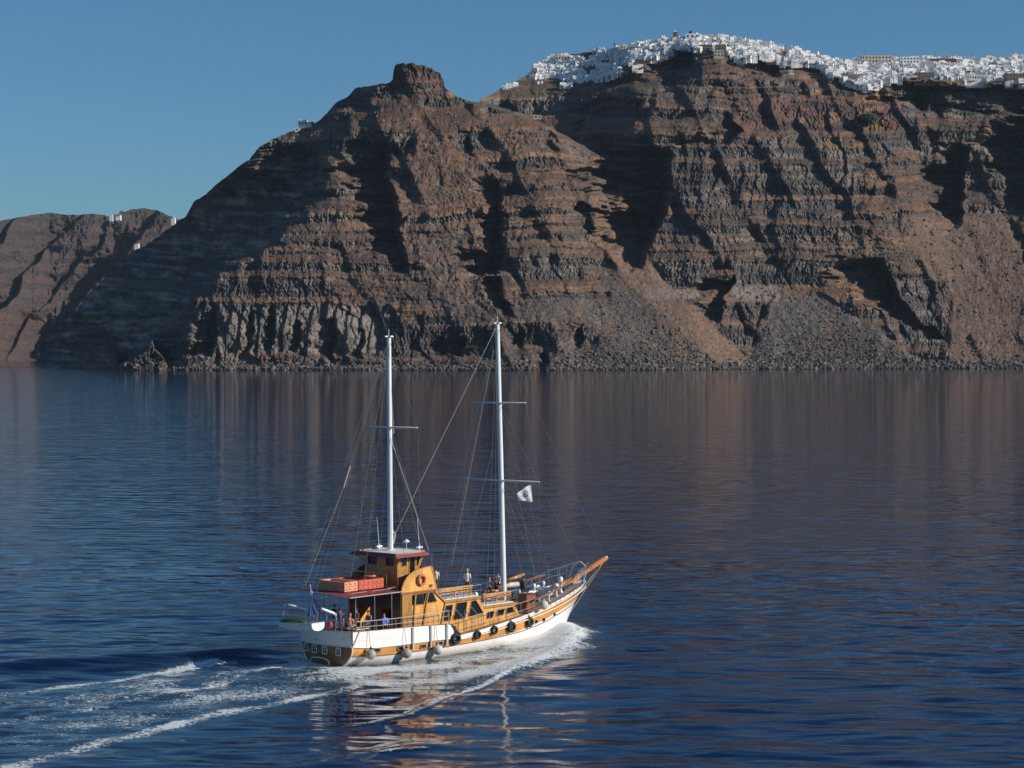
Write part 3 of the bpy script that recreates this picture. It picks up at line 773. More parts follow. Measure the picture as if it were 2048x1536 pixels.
MT = dict(
    white=mat_hull(),
    varnish=mat_wood('varnished_planking', (.58, .235, .042), (.76, .365, .085)),
    house=mat_wood('varnished_house_boards', (.70, .315, .068), (.86, .455, .125), line=6.0),
    panel=mat_wood('varnished_panel', (.64, .28, .056), (.80, .40, .10), line=.01),
    trans=mat_wood('transom_boards', (.20, .085, .018), (.28, .125, .028), line=5.0, axis='Y'),
    brown=mat_plain('brown_joinery', (.26, .085, .035), .45, .25, 4.0, stretch=(1, 1, 6)),
    dkbrown=mat_plain('dark_brown_bench', (.13, .045, .028), .5, .2, 4.0),
    sprit=mat_plain('orange_varnished_spar', (.50, .165, .045), .3, .2, 5.0, stretch=(.3, 2, 2)),
    teak=mat_wood('weathered_teak_deck', (.30, .19, .105), (.40, .27, .16), line=9.0, rough=.8, coat=0, axis='Y'),
    mast=mat_plain('white_mast_paint', (.74, .76, .78), .35, .06, 1.2, stretch=(3, 3, .3)),
    paint=mat_plain('white_deck_paint', (.66, .70, .72), .5, .07, 1.5),
    steel=mat_plain('polished_steel', (.62, .62, .62), .25, .05, 3.0, metal=.85),
    maroon=mat_plain('maroon_awning_cloth', (.27, .035, .045), .6, .14, 2.0),
    plum=mat_plain('plum_awning_edge', (.26, .075, .10), .6, .1, 2.0),
    red=mat_plain('dark_red_cushion', (.20, .025, .025), .7, .15, 3.0),
    orange=mat_plain('faded_orange_float', (.52, .10, .055), .6, .22, 3.0),
    pale=mat_plain('sunbleached_orange_float', (.66, .30, .18), .7, .15, 3.0),
    rubber=mat_plain('black_tyre_rubber', (.018, .018, .019), .75, .3, 8.0, bump=.4),
    fend=mat_plain('scuffed_white_fender', (.50, .50, .46), .55, .16, 2.2),
    fend2=mat_plain('grubby_beige_fender', (.33, .30, .26), .6, .25, 2.6),
    rope=mat_plain('hemp_rope', (.36, .31, .25), .9, .2, 30.0),
    wire=mat_plain('dull_rigging_wire', (.20, .19, .185), .5, .1, 3.0, metal=.3),
    dark=mat_plain('dark_interior', (.02, .016, .014), .8, .3, 2.0),
    grey=mat_plain('grey_trim', (.36, .38, .40), .5, .1, 3.0),
    blue=mat_plain('flag_blue', (.05, .15, .60), .8, .1, 3.0), fwhite=mat_plain('flag_white', (.84, .84, .84), .8, .06, 3.0),
    green=mat_plain('green_vinyl', (.012, .15, .065), .45, .15, 3.0), yellow=mat_plain('yellow_vinyl', (.50, .36, .04), .45, .15, 3.0),
    skin=mat_plain('skin', (.46, .26, .18), .55, .08, 6.0), hair=mat_plain('dark_hair', (.025, .018, .014), .7, .3, 20.0), ghair=mat_plain('grey_hair', (.42, .40, .37), .8, .1, 20.0),
)
def mat_glass():
    m, nt, bs = new_mat('dark_window_glass')
    nz = node(nt, 'ShaderNodeTexNoise', i_Scale=.8, i_Detail=2.0); bp_ = node(nt, 'ShaderNodeBump', i_Strength=.15, i_Distance=.05)
    nt.links.new(nz.outputs[0], bp_.inputs['Height']); nt.links.new(bp_.outputs[0], bs.inputs['Normal'])
    bs.inputs['Base Color'].default_value = (.012, .014, .018, 1); bs.inputs['Roughness'].default_value = .06
    bs.inputs['Alpha'].default_value = .86
    return m
MT['glass'] = mat_glass()

# ------------------------------------------------------------------ the boat
boat = empty('wooden_motor_sailer', BOAT)
boat.rotation_euler = (math.radians(-.5), 0, YAW)
tag(boat, 'white and varnished wood two masted tour boat underway in front of the cliffs', 'boat')
BM = Matrix.Translation(BOAT) @ Matrix.Rotation(YAW, 4, 'Z') @ Matrix.Rotation(math.radians(-.5), 4, 'X')
BI = BM.inverted()
def loc(px, py, ax, val):
    o = BI @ Vector((0, 0, EYE)); d = BI.to_3x3() @ ray(px, py)
    t = (val - o[ax]) / d[ax]
    return o + d * t
def LY(px, py, y): p = loc(px, py, 1, y); return (p.x, p.z)
def aboard(o, p=(0, 0, 0), rz=0.0):
    """set a separate thing down on the boat"""
    o.matrix_world = BM @ Matrix.Translation(Vector(p)) @ Matrix.Rotation(rz, 4, 'Z')
    return o
PLAN = ([-1, 0, 1, 3, 7, 12, 16, 20, 23, 24.8, 25.6, 25.95], [2.35, 2.5, 2.68, 2.95, 3.25, 3.35, 3.15, 2.5, 1.65, .95, .45, .04])
plan = lambda x: float(np.interp(x, *PLAN))
xpl = np.linspace(-1, 26, 271); ypl = np.interp(xpl, *PLAN); ypl = np.convolve(np.pad(ypl, 6, mode='edge'), np.ones(13) / 13, 'valid'); ypl[-6:] = np.interp(xpl[-6:], *PLAN)
plan = lambda x: float(np.interp(x, xpl, ypl))
stem_x = lambda z: 23.5 + 2.45 * max(0.0, z / 3.3) ** 1.25 + min(0, z) * .9
def hb(x, z):
    k = 1.0 if z > 1.2 else 1 - .05 * (1.2 - z) ** 1.3
    if x < 4 and z < 1.1: k *= 1 - .27 * (1 - max(0, x) / 4) ** 1.3 * min(1.2, (1.1 - z) / 1.1) ** 2      # the stern rounds in towards the water
    if z < 0: k *= max(.2, 1 + .25 * z)
    xs_ = x * 25.95 / stem_x(z) if x > 12 else x * (1 + (25.95 / stem_x(z) - 1) * max(0, x) / 12)
    return plan(min(xs_, 25.95)) * k
ip = lambda x, P: float(np.interp(x, [p[0] for p in P], [p[1] for p in P]))
Z_WB = [(0, .70), (2, .57), (4, .52), (7, .54), (10, .60), (13.3, .68), (16, .80), (18.5, 1.06), (20, 1.30), (22, 1.62), (24, 1.98), (26, 2.35)]
Z_WT = [(0, 1.32), (1, 1.2), (2.2, 1.12), (7.5, 1.14), (9, 1.02), (9.4, .93), (11.1, 1.08), (13.1, 1.24), (15.3, 1.50), (17.8, 1.75), (20.5, 2.12), (22.5, 2.45), (24.5, 2.82), (26, 3.06)]
Z_CAP = [(0, 2.30), (4, 2.22), (6, 2.18), (8.45, 2.05), (9.3, 1.20), (11.1, 1.33), (13.1, 1.52), (15.3, 1.75), (17.8, 2.02), (20.5, 2.41), (22.5, 2.77), (23.7, 3.02), (26, 3.34)]
def zdeck(x): return ip(x, [(9, 1.10), (11.1, 1.26), (13.1, 1.45), (15.3, 1.68), (17.8, 1.95), (20.5, 2.34), (22.5, 2.70), (26, 3.2)]) if x > 9 else 1.38
XS = [0, .5, 1, 2, 3, 4, 5, 6, 7, 8, 8.45, 8.7, 9, 9.3, 10, 11, 12, 13, 14, 15, 16, 17, 18, 19, 20, 21, 22, 22.7, 23.3, 23.8, 24.3, 24.7, 25.1, 25.4, 25.7, 25.95]
tr_x = lambda y, z: -.45 * (1 - (y / 2.55) ** 2) - .10 * (z - 1.3) if True else 0
def strake(name, za, zb, mat, off=0.0, rows=4, inner=None):
    for s in (1, -1):
        P = []
        for i in range(rows + 1):
            row = []
            for u in XS:
                a, b_ = (za(u) if callable(za) else za), zb(u)
                z = a + (b_ - a) * i / rows
                x = u * stem_x(z) / 25.95 if u > 12 else u * (1 + (stem_x(z) / 25.95 - 1) * u / 12)
                row.append((x, s * (-1) * (plan(u) * (hb(x, z) / max(plan(min(x * 25.95 / stem_x(z) if x > 12 else x, 25.95)), 1e-3) if u < 25 else 1) + off), z))
            P.append(row)
        yield P
def hull_strip(name, za, zb, mat, off=0.0, rows=4):
    mb = MB()
    for P in strake(name, za, zb, mat, off, rows): mb.grid(P)
    return mb.build(name, mat, boat, smooth=True)
wb = lambda x: ip(x, Z_WB); wt = lambda x: ip(x, Z_WT); zc = lambda x: ip(x, Z_CAP)
hull_strip('hull', -1.3, wb, MT['white'], 0, 8)
hull_strip('planked_band', wb, wt, MT['varnish'], -.015, 3)
hull_strip('bulwark', wt, zc, MT['white'], .03, 3)
mb = MB()
for s in (-1, 1):                                   # rubbing strakes: dark line under the wood, white bead over it
    mb.tube([(x, s * (hb(x, wb(x)) + .02), wb(x)) for x in XS[:-3]], .028, 6)
mb.build('lower_rubbing_strake', MT['dkbrown'], boat)
mb = MB()
for s in (-1, 1):
    mb.tube([(x, s * (plan(x) + .04), wt(x)) for x in XS[:-2]], .035, 6)
    mb.tube([(x, s * (plan(x) + .045), 1.72) for x in XS[:11]], .022, 6)
mb.build('upper_rubbing_strake', MT['white'], boat)
mb = MB()
for s in (-1, 1):
    P = [[(x, s * (plan(x) + .05), zc(x) + .004), (x, s * (plan(x) - .16), zc(x) + .004), (x, s * (plan(x) - .16), zdeck(x))] for x in XS]
    mb.grid(P)
mb.build('bulwark_top', MT['white'], boat)
mb = MB()
capl = [(x, s_, 0) for s_ in (1,) for x in XS[:11]]
for s in (-1, 1):
    mb.grid([[(x, s * (plan(x) + .07), zc(x) + .03), (x, s * (plan(x) - .14), zc(x) + .035)] for x in XS[:11]])
mb.grid([[(tr_x(y, 2.3) - .06, y, 2.33), (tr_x(y, 2.3) + .14, y, 2.335)] for y in np.linspace(-2.55, 2.55, 15)])
mb.build('cap_rail', MT['varnish'], boat)
# transom: brown boards below, white counter above, white border down each edge
ys_ = np.linspace(-1, 1, 17)
def tgrid(z0, z1, n, inset=0.0, off=0.0):
    P = []
    for i in range(n + 1):
        z = z0 + (z1 - z0) * i / n; w = hb(0, z) - inset
        P.append([(tr_x(y * w, z) - off, y * w, z) for y in ys_])
    return P
mb = MB(); mb.grid(tgrid(-1.0, 1.32, 6)); mb.build('transom', MT['trans'], boat, smooth=True)
mb = MB(); mb.grid(tgrid(1.32, 2.30, 4, 0, .03)); mb.grid(tgrid(1.32, 2.30, 2, .1, -.1)); mb.build('stern_counter', MT['white'], boat, smooth=True)
mb = MB(); mb.tube([(tr_x(y, 1.34) - .05, y, 1.34) for y in np.linspace(-2.5, 2.5, 15)], .03, 6)
mb.tube([(tr_x(y, 1.8) - .04, y, 1.80) for y in np.linspace(-2.5, 2.5, 15)], .014, 6)
for s in (-1, 1): mb.tube([(tr_x(s * hb(0, z), z) - .01, s * (hb(0, z) - .01), z) for z in np.linspace(-.6, 1.32, 9)], .05, 6)
mb.build('transom_border', MT['white'], boat)
for y in (-1.45, -.28, .78, 1.78):
    w = MB(); x = tr_x(y, .95) - .03
    for dy, dz, sy, sz in ((-.22, 0, .06, .54), (.22, 0, .06, .54), (0, .24, .50, .06), (0, -.24, .50, .06), (0, 0, .03, .44), (0, .04, .44, .03)):
        w.box((x, y + dy, .97 + dz), (.06, sy, sz))
    wi = w.build('stern_window', MT['paint'], boat)
    MB().box((x + .015, y, .97), (.02, .5, .54)).build('pane', MT['glass'], wi)
MB().tube([(-.62, -.95, .08), (-.66, -.88, .34), (-.7, -.6, .47), (-.72, 0, .52), (-.7, .6, .47), (-.66, .88, .34), (-.62, .95, .08)], .035, 8).build('boarding_arch', MT['mast'], boat)
mk = MB()                                            # faded registration marks on the counter, too worn to read
for y, w_, h_ in ((1.05, .10, .10), (.62, .05, .08), (.52, .05, .08), (.40, .07, .08), (.29, .06, .08)):
    mk.box((tr_x(y, 1.62) - .045, y, 1.63 + (0.12 if y > 1 else 0)), (.01, w_, h_))
o = mk.build('worn_registration_marks', MT['grey'], boat); o['kind'] = 'stuff'
# decks
mb = MB(); mb.grid([[(x, y * (plan(x) - .15), zdeck(x) + .05 * (1 - y * y)) for y in np.linspace(-1, 1, 9)] for x in [a for a in XS if a > 8.8]]); mb.build('fore_deck', MT['teak'], boat)
mb = MB(); mb.grid([[(x, y * (plan(x) - .1), 1.38) for y in (-1, -.5, 0, .5, 1)] for x in [0, 1, 2, 3, 4, 5, 6, 7, 8, 9.05]]); mb.build('aft_deck', MT['teak'], boat)
# hull side windows and portholes, anchor rust
def hull_at(px, py):
    y = -3
    for _ in range(30):
        p = loc(px, py, 1, y); y = -hb(p.x, p.z)
    return p
for q in ((745, 1296, 760, 1305), (795, 1291, 806, 1301), (840, 1288, 852, 1297), (872, 1282, 885, 1291)):
    a = hull_at(q[0], q[1]); b = hull_at(q[2], q[3]); c = (a + b) / 2; c.y = -hb(c.x, c.z); wd = abs(b.x - a.x) * .85; ht = .24
    ang = math.atan2(-(hb(c.x + .5, c.z) - hb(c.x - .5, c.z)), 1)
    w = MB()
    for dx, dz, sx, sz in ((-wd / 2, 0, .06, ht + .06), (wd / 2, 0, .06, ht + .06), (0, ht / 2, wd + .06, .05), (0, -ht / 2, wd + .06, .05)):
        w.box(Vector((c.x, c.y - .03, c.z)) + Vector((dx * math.cos(ang), dx * math.sin(ang), dz)), (sx, .06, sz), ang)
    wi = w.build('hull_window', MT['wire'], boat); MB().box((c.x, c.y - .012, c.z), (wd, .03, ht), ang).build('pane', MT['glass'], wi)
for q in ((1072, 1243), (1087, 1239), (1108, 1229)):
    c = hull_at(*q); w = MB().torus((c.x, c.y - .01, c.z), .15, .03, (.25, 1, 0)); wi = w.build('porthole', MT['grey'], boat, True)
    MB().lathe([(0, -.02), (.13, -.02), (.13, .02), (0, .02)], (c.x, c.y, c.z), 14, 'Y').build('pane', MT['glass'], wi)
for q in ((862, 1262), (898, 1256), (930, 1262)):     # vertical fender boards on the bulwark
    c = hull_at(q[0] - 38, q[1] + 4)
    MB().box((c.x, c.y - .09, (2.12 + .75) / 2), (.14, .09, 1.5)).build('fender_board', MT['grey'], boat)

# ---- main house, wing panels, cabins
def side_pair(name, outer, holes, y, th, mat, panes=True, frame=None):
    for s in (1, -1):
        f = lambda x, yy, z, s=s: (x, yy * s, z)
        o = MB().panel(outer, holes, y, th, f=f).build(name, mat, boat)
        for h_ in holes:
            w = MB(); k = len(h_)
            for i in range(k):
                a, b = h_[i], h_[(i + 1) % k]
                w.beam((a[0], (y - .012) * s, a[1]), (b[0], (y - .012) * s, b[1]), .05, .055, up=(0, 1, 0))
            wi = w.build('window', frame or MT['panel'], o)
            MB().panel(h_, [], y + th * .5, .012, f=f).build('pane', MT['glass'], wi)
HY = -2.6
W1 = [LY(817.5, 1212, HY), LY(821, 1190, HY), LY(853, 1184.5, HY), LY(847.5, 1208.5, HY)]
W2 = [LY(852.5, 1206.5, HY), LY(857.5, 1184.5, HY), LY(865, 1183.5, HY), LY(873.5, 1203, HY)]
side_pair('house_side', [(4.3, 1.4), (4.3, 4.38), (7.45, 4.38), (8.5, 3.45), (8.1, 1.4)], [W1, W2], HY, .09, MT['house'])
MB().box((4.42, 0, 3.85), (.08, 5.1, 1.0)).build('aft_bulkhead', MT['dkbrown'], boat)
mb = MB()
for y, w_ in ((-2.05, .9), (2.05, .9), (0, 1.1)): mb.box((4.42, y, 2.37), (.08, w_, 1.96))
mb.build('bulkhead_panel', MT['brown'], boat)
MB().box((8.35, 0, 2.4), (.08, 4.3, 2.0)).build('house_front', MT['panel'], boat)
for s in (-1, 1):
    MB().box((4.78, s * 2.66, 3.2), (.9, .05, 2.3)).build('corner_board', MT['panel'], boat)
    mb = MB(); mb.beam((5.35, s * 2.67, 2.0), (5.6, s * 2.67, 4.32), .10, .05, up=(0, 1, 0)); mb.beam((6.22, s * 2.67, 1.95), (6.78, s * 2.67, 4.3), .09, .05, up=(0, 1, 0))
    mb.beam((7.98, s * 2.67, 1.9), (8.42, s * 2.67, 3.45), .09, .05, up=(0, 1, 0)); mb.beam((7.4, s * 2.67, 4.34), (8.5, s * 2.67, 3.44), .10, .06, up=(0, 1, 0))
    mb.build('corner_post', MT['panel'], boat)
mb = MB().box((5.95, 0, 4.42), (3.5, 5.4, .10)); mb.build('bridge_deck', MT['brown'], boat)
wing = [(4.3, 4.48), (4.36, 4.75), (4.6, 5.2), (4.85, 5.45), (5.15, 5.64), (5.5, 5.8), (5.85, 5.9), (6.5, 5.98), (7.12, 6.03), (7.5, 4.75), (7.62, 4.48)]
side_pair('bridge_wing', wing, [], HY - .03, .09, MT['house'])
for s in (-1, 1):
    mb = MB(); mb.tube([(x, s * 2.6, z + .02) for x, z in wing[1:9]], .045, 6); mb.beam((7.14, s * 2.6, 6.03), (7.64, s * 2.6, 4.42), .1, .1); mb.beam((4.28, s * 2.62, 4.43), (7.68, s * 2.62, 4.43), .09, .13)
    mb.build('wing_trim', MT['panel'], boat)
MB().beam((7.36, -2.55, 5.2), (7.36, 2.55, 5.2), .06, 1.5).build('bridge_front', MT['panel'], boat)
MB().box((7.05, -2.665, 4.74), (.24, .04, .18)).build('step_plate', MT['dkbrown'], boat)
# wheelhouse
wy = -1.6
wl = lambda a, b, c, d: [LY(a, d, wy), LY(a, c, wy), LY(b, c - (b - a) * .1, wy), LY(b, d - (b - a) * .1, wy)]
side_pair('wheelhouse_side', [(4.95, 4.47), (4.95, 6.93), (7.5, 6.98), (6.98, 5.9), (6.98, 4.47)], [[(5.3, 6.1), (5.3, 6.72), (5.8, 6.74), (5.8, 6.1)], [(6.02, 5.0), (6.02, 6.82), (6.55, 6.84), (6.55, 5.0)], [(6.68, 6.05), (6.68, 6.82), (7.18, 6.84), (6.85, 6.05)]], wy, .07, MT['panel'], MT['panel'])
def ypanel(name, outer, holes, x, th, mat):            # board in the y-z plane
    f = lambda u, v, w: (x + v, u, w)
    o = MB().panel(outer, holes, 0, th, f=f).build(name, mat, boat)
    for h_ in holes:
        w = MB(); k = len(h_)
        for i in range(k):
            a, b = h_[i], h_[(i + 1) % k]; w.beam((x - .01, a[0], a[1]), (x - .01, b[0], b[1]), .06, .05, up=(1, 0, 0))
        wi = w.build('window', MT['brown'], o); MB().panel(h_, [], .03, .012, f=f).build('pane', MT['glass'], wi)
MT['aftw'] = mat_wood('wheelhouse_aft_boards', (.46, .235, .055), (.56, .31, .085), line=2.2, axis='Y')
ypanel('wheelhouse_aft', [(-1.6, 4.47), (-1.6, 6.93), (1.6, 6.93), (1.6, 4.47)], [[(-1.2, 6.15), (-1.2, 6.75), (-.55, 6.75), (-.55, 6.15)], [(.45, 6.15), (.45, 6.75), (1.2, 6.75), (1.2, 6.15)]], 4.93, .07, MT['aftw'])
ypanel('wheelhouse_front', [(-1.6, 4.47), (-1.6, 6.0), (1.6, 6.0), (1.6, 4.47)], [], 6.95, .07, MT['panel'])
mb = MB()
for y in (-1.57, -.55, .55, 1.57): mb.beam((6.98, y, 6.0), (7.5, y, 6.95), .09, .09, up=(1, 0, 0))
mb.build('windscreen_frame', MT['panel'], boat)
for y in (-1.06, 0, 1.06): MB().add([(7.0, y - .46, 6.02), (7.0, y + .46, 6.02), (7.48, y + .46, 6.93), (7.48, y - .46, 6.93), (7.02, y - .46, 6.02), (7.02, y + .46, 6.02), (7.5, y + .46, 6.93), (7.5, y - .46, 6.93)], [(0, 1, 2, 3), (7, 6, 5, 4), (0, 4, 5, 1), (2, 6, 7, 3), (0, 3, 7, 4), (1, 5, 6, 2)]).build('windscreen', MT['glass'], boat)
for y in (-1.62, 1.62): MB().beam((4.93, y, 4.9), (4.93, y, 6.93), .16, .10).build('corner_moulding', MT['panel'], boat)
# wheelhouse roof with rounded front, wood coaming and plum visor
def outline(x0, x1, w, k=9, nose=1.5):
    P = [(x0, -w)]
    for i in range(k + 1):
        t = -math.pi / 2 + math.pi * i / k
        P.append((x1 - nose + nose * math.cos(t), w * math.sin(t)))
    P.append((x0, w)); return P
inn = outline(4.35, 8.05, 2.05); out_ = outline(4.12, 8.35, 2.36)
mb = MB(); n = len(inn); cz = 7.10
mb.add([(x, y, 7.0) for x, y in inn] + [(5.9, 0, 7.10)], [(i, (i + 1) % n, n) for i in range(n)]); mb.add([(x, y, 6.93) for x, y in inn], [tuple(range(n))[::-1]])
mb.build('wheelhouse_roof', MT['paint'], boat)
mb = MB(); mb.tube([(x, y, 7.02) for x, y in inn + inn[:1]], .055, 6, cap=False); mb.build('roof_coaming', MT['panel'], boat)
mb = MB(); mb.add([(x, y, 6.99) for x, y in inn] + [(x, y, 6.82) for x, y in out_] + [(x, y, 6.79) for x, y in out_] + [(x, y, 6.94) for x, y in inn],
       [(i, (i + 1) % n, n + (i + 1) % n, n + i) for i in range(n)] + [(n + i, n + (i + 1) % n, 2 * n + (i + 1) % n, 2 * n + i) for i in range(n)] + [(2 * n + i, 2 * n + (i + 1) % n, 3 * n + (i + 1) % n, 3 * n + i) for i in range(n)])
mb.build('roof_visor', MT['plum'], boat)
for s in (-1, 1):
    MB().tube([(4.95, s * 1.64, 6.3), (4.75, s * 1.9, 6.6), (4.45, s * 2.2, 6.79)], .025, 6).build('visor_strut', MT['steel'], boat)
    MB().tube([(7.9, s * 1.9, 6.85), (7.3, s * 2.5, 6.0)], .02, 6).build('visor_strut', MT['steel'], boat)
# antennas, radar dish, gear on the roof
MB().lathe([(.02, 7.05), (.02, 7.5), (.2, 7.58), (.22, 7.63), (.12, 7.7), (.03, 7.78), (0, 7.78)], (7.0, -.35, 0), 12).build('radar_scanner', MT['mast'], boat, True)
for x, y, hh_ in ((6.4, 1.75, 1.95), (7.7, -.9, 1.85)):
    o = MB().box((x, y, 7.2), (.5, .14, .12)).tube([(x, y, 7.05), (x, y, 7.35)], .06).build('antenna_mount', MT['mast'], boat)
    MB().tube([(x, y, 7.3), (x - .12, y + .06, 7.3 + hh_)], [.022, .012], 6).build('whip_antenna', MT['mast'], o)
# aft awning
mb = MB(); P = []
for x in np.linspace(-.42, 4.35, 8): P.append([(x, y, 4.60 + .12 * (1 - (y / 2.75) ** 2) + .02 * math.sin(3 * x + y)) for y in np.linspace(-2.75, 2.75, 13)])
mb.grid(P); mb.grid([[(a, b, c - .05) for a, b, c in r] for r in P])
mb.build('awning', MT['maroon'], boat, smooth=True)
mb = MB(); ed = [(4.35, -2.75, 4.585), (-.42, -2.75, 4.585)] + [(-.43, y, 4.575 + .12 * (1 - (y / 2.75) ** 2)) for y in np.linspace(-2.6, 2.6, 9)] + [(-.42, 2.75, 4.585), (4.35, 2.75, 4.585)]
mb.tube(ed, .035, 6); mb.build('awning_frame', MT['grey'], boat)
for x, y in ((.35, -2.45), (1.9, -2.6), (3.3, -2.75), (.35, 2.45), (1.9, 2.6), (3.3, 2.75), (.0, 0)): MB().tube([(x, y, 2.3 if y else 1.4), (x, y, 4.58)], .03, 6).build('awning_post', MT['steel'], boat)
mb = MB()
for (a, b, c, d) in (((-.1, -2.6), (1.2, -2.6), .22, 0), ((1.7, -2.6), (3.4, -2.6), .22, 0), ((3.5, -2.2), (4.2, -2.2), .22, 0)):
    mb.tube([(a[0], a[1], 4.62), (a[0], a[1], 4.62 + c), (b[0], b[1], 4.64 + c)], .022, 6)
mb.tube([(4.7, -1.9, 4.5), (4.7, -1.9, 5.45), (5.7, -1.9, 5.6)], .024, 6); mb.tube([(4.6, -1.9, 4.98), (5.7, -1.9, 5.1)], .022, 6)
mb.tube([(4.5, -1.0, 4.6), (4.5, -1.0, 5.55), (4.5, -.8, 5.65), (4.5, 2.4, 5.65)], .022, 6)
mb.build('awning_handrail', MT['steel'], boat)

CY = -2.35
quad = lambda L_, y: [LY(a, b, y) for a, b in L_]
c1w = [quad([(869.5, 1245), (876.5, 1213.5), (905.5, 1208.5), (900, 1241.5)], CY), quad([(905.5, 1240), (912.5, 1206), (934, 1202.5), (930, 1236.5)], CY), quad([(936, 1235.5), (942.5, 1202), (951.5, 1200), (966, 1225), (966, 1229)], CY)]
side_pair('cabin_side', [(7.6, 1.3), (7.8, 3.42), LY(957, 1197, CY), LY(972, 1226, CY), LY(974, 1262, CY)], c1w, CY, .08, MT['house'])
x1 = LY(962, 1192, -2.45)[0]
MB().box(((7.9 + x1) / 2, 0, 3.50), (x1 - 7.9, 4.95, .17)).build('cabin_roof_edge', MT['panel'], boat)
MB().box(((7.9 + x1) / 2, 0, 3.55), (x1 - 8.1, 4.6, .17)).build('cabin_roof', MT['paint'], boat)
MB().beam((x1 - .05, 0, 3.4), (x1 + .75, 0, 2.1), 4.6, .08, up=(0, 0, 1)).build('cabin_front', MT['panel'], boat)
DY = -2.2
c2w = [quad([(971, 1238), (974.5, 1223.5), (988, 1221), (984.5, 1235)], DY), quad([(991, 1232.5), (995, 1219.5), (1009, 1217), (1006, 1229.5)], DY), quad([(1010.5, 1228), (1014, 1215.5), (1023.5, 1213), (1030, 1223.5)], DY)]
x2 = LY(1032, 1204, -2.3)[0]
side_pair('fore_cabin_side', [(12.4, 1.4), (12.6, 2.66), (x2 - .15, 2.66), (x2 + .45, 1.9), (x2 + .5, 1.6)], c2w, DY, .08, MT['house'])
MB().box(((12.3 + x2) / 2, 0, 2.73), (x2 - 12.3, 4.65, .16)).build('fore_cabin_roof_edge', MT['panel'], boat)
MB().box(((12.4 + x2) / 2, 0, 2.78), (x2 - 12.7, 4.35, .16)).build('fore_cabin_roof', MT['paint'], boat)
MB().beam((x2 - .05, 0, 2.66), (x2 + .5, 0, 1.7), 4.35, .08).build('fore_cabin_front', MT['panel'], boat)

# ---- rails
def rail(name, pts, zoff_mid, posts, base, r=.024, mat='steel', skip=()):
    root = MB().tube(pts, r, 6).build(name, MT[mat], boat)
    for dz in zoff_mid: MB().tube([(p[0], p[1], p[2] - dz) for p in pts], r * .75, 6).build('mid_rail', MT[mat], root)
    for p in posts: MB().tube([(p[0], p[1], base(p[0])), p], r * .9, 6).build('stanchion', MT[mat], root)
for s in (-1, 1):
    xs_ = np.linspace(.35, 8.2, 16); pts = [(x, s * (plan(x) - .05), ip(x, [(0, 2.95), (3, 2.90), (7, 2.93), (8.2, 3.0)])) for x in xs_]
    rail('aft_side_rail', pts, (.36,), pts, lambda x: zc(x))
    xs_ = np.linspace(9.6, 17.2, 10); top = lambda x: ip(x, [(9.5, 2.30), (12, 2.55), (14.7, 2.76), (17.8, 3.05), (21.3, 3.55), (23.3, 4.1), (25.5, 4.55)])
    pts = [(x, s * (plan(x) - .06), top(x)) for x in xs_]
    rail('side_rail', pts, (.55,), pts[::1], lambda x: zc(x))
    xs_ = np.linspace(17.2, 24.9, 12); pts = [(x, s * (plan(x) - .06 + (.0 if x < 22 else .06)), top(x) - .1 + (.12 if x > 23 else 0)) for x in xs_]
    rail('bow_rail', pts, (.5,), pts, lambda x: zc(x))
    MB().beam((17.6, s * (plan(17.6) - .1), 2.92), (20.6, s * (plan(20.6) - .1), 3.33), .05, .13).beam((20.6, s * (plan(20.6) - .1), 3.33), (23.2, s * (plan(23.2) - .08), 3.88), .05, .13).build('rail_board', MT['brown'], boat)
yy = np.linspace(-2.3, 2.3, 10); pts = [(tr_x(y, 2.3) + .05, y, 2.93) for y in yy]
rail('stern_rail', pts, (.35,), pts, lambda x: 2.33)
for x0_, dx in ((8.6, 1.4), (10.2, 1.3)):           # boarding gate hoops and stair rails on the starboard side
    z0_ = 2.2
    MB().tube([(x0_, -2.75, 1.3), (x0_, -2.75, 2.85), (x0_ + dx * .55, -2.75, 2.9), (x0_ + dx, -2.8, 2.3), (x0_ + dx, -2.8, 1.4)], .024, 6).build('gate_hoop', MT['steel'], boat)
MB().tube([(9.35, -3.2, 1.25), (8.9, -3.2, 1.75), (8.5, -3.18, 1.78)], .024, 6).build('stair_rail', MT['steel'], boat)
for s in (-1, 1):
    rf = MB().tube([(8.2, s * 2.3, 4.25), (12.3, s * 2.3, 4.35)], .022, 6).build('roof_rail', MT['steel'], boat)
    for x in np.linspace(8.2, 12.3, 8): MB().tube([(x, s * 2.3, 3.6), (x, s * 2.3, 4.25 + (x - 8.2) * .024)], .018, 6).build('stanchion', MT['wire'], rf)
    MB().tube([(8.2, s * 2.3, 3.93), (12.3, s * 2.3, 3.98)], .015, 6).build('mid_rail', MT['wire'], rf)
    rf = MB().tube([(12.9, s * 2.15, 3.45), (16.1, s * 2.15, 3.62)], .022, 6).build('roof_rail', MT['steel'], boat)
    for x in np.linspace(12.9, 16.1, 7): MB().tube([(x, s * 2.15, 2.85), (x, s * 2.15, 3.45 + (x - 12.9) * .053)], .018, 6).build('stanchion', MT['wire'], rf)
# pulpit at the stem
for s in (-1, 1):
    MB().tube([(24.9, s * .75, 3.2), (25.3, s * .62, 4.4), (25.9, s * .42, 4.75), (26.6, s * .22, 4.2)], .026, 6).build('pulpit_pipe', MT['steel'], boat)
    MB().tube([(25.3, s * .45, 3.2), (25.7, s * .40, 4.0), (26.3, s * .25, 4.3)], .02, 6).build('pulpit_pipe', MT['steel'], boat)
    MB().tube([(24.2, s * 1.1, 3.1), (24.4, s * 1.1, 4.35), (25.9, s * .42, 4.75)], .024, 6).build('pulpit_pipe', MT['steel'], boat)

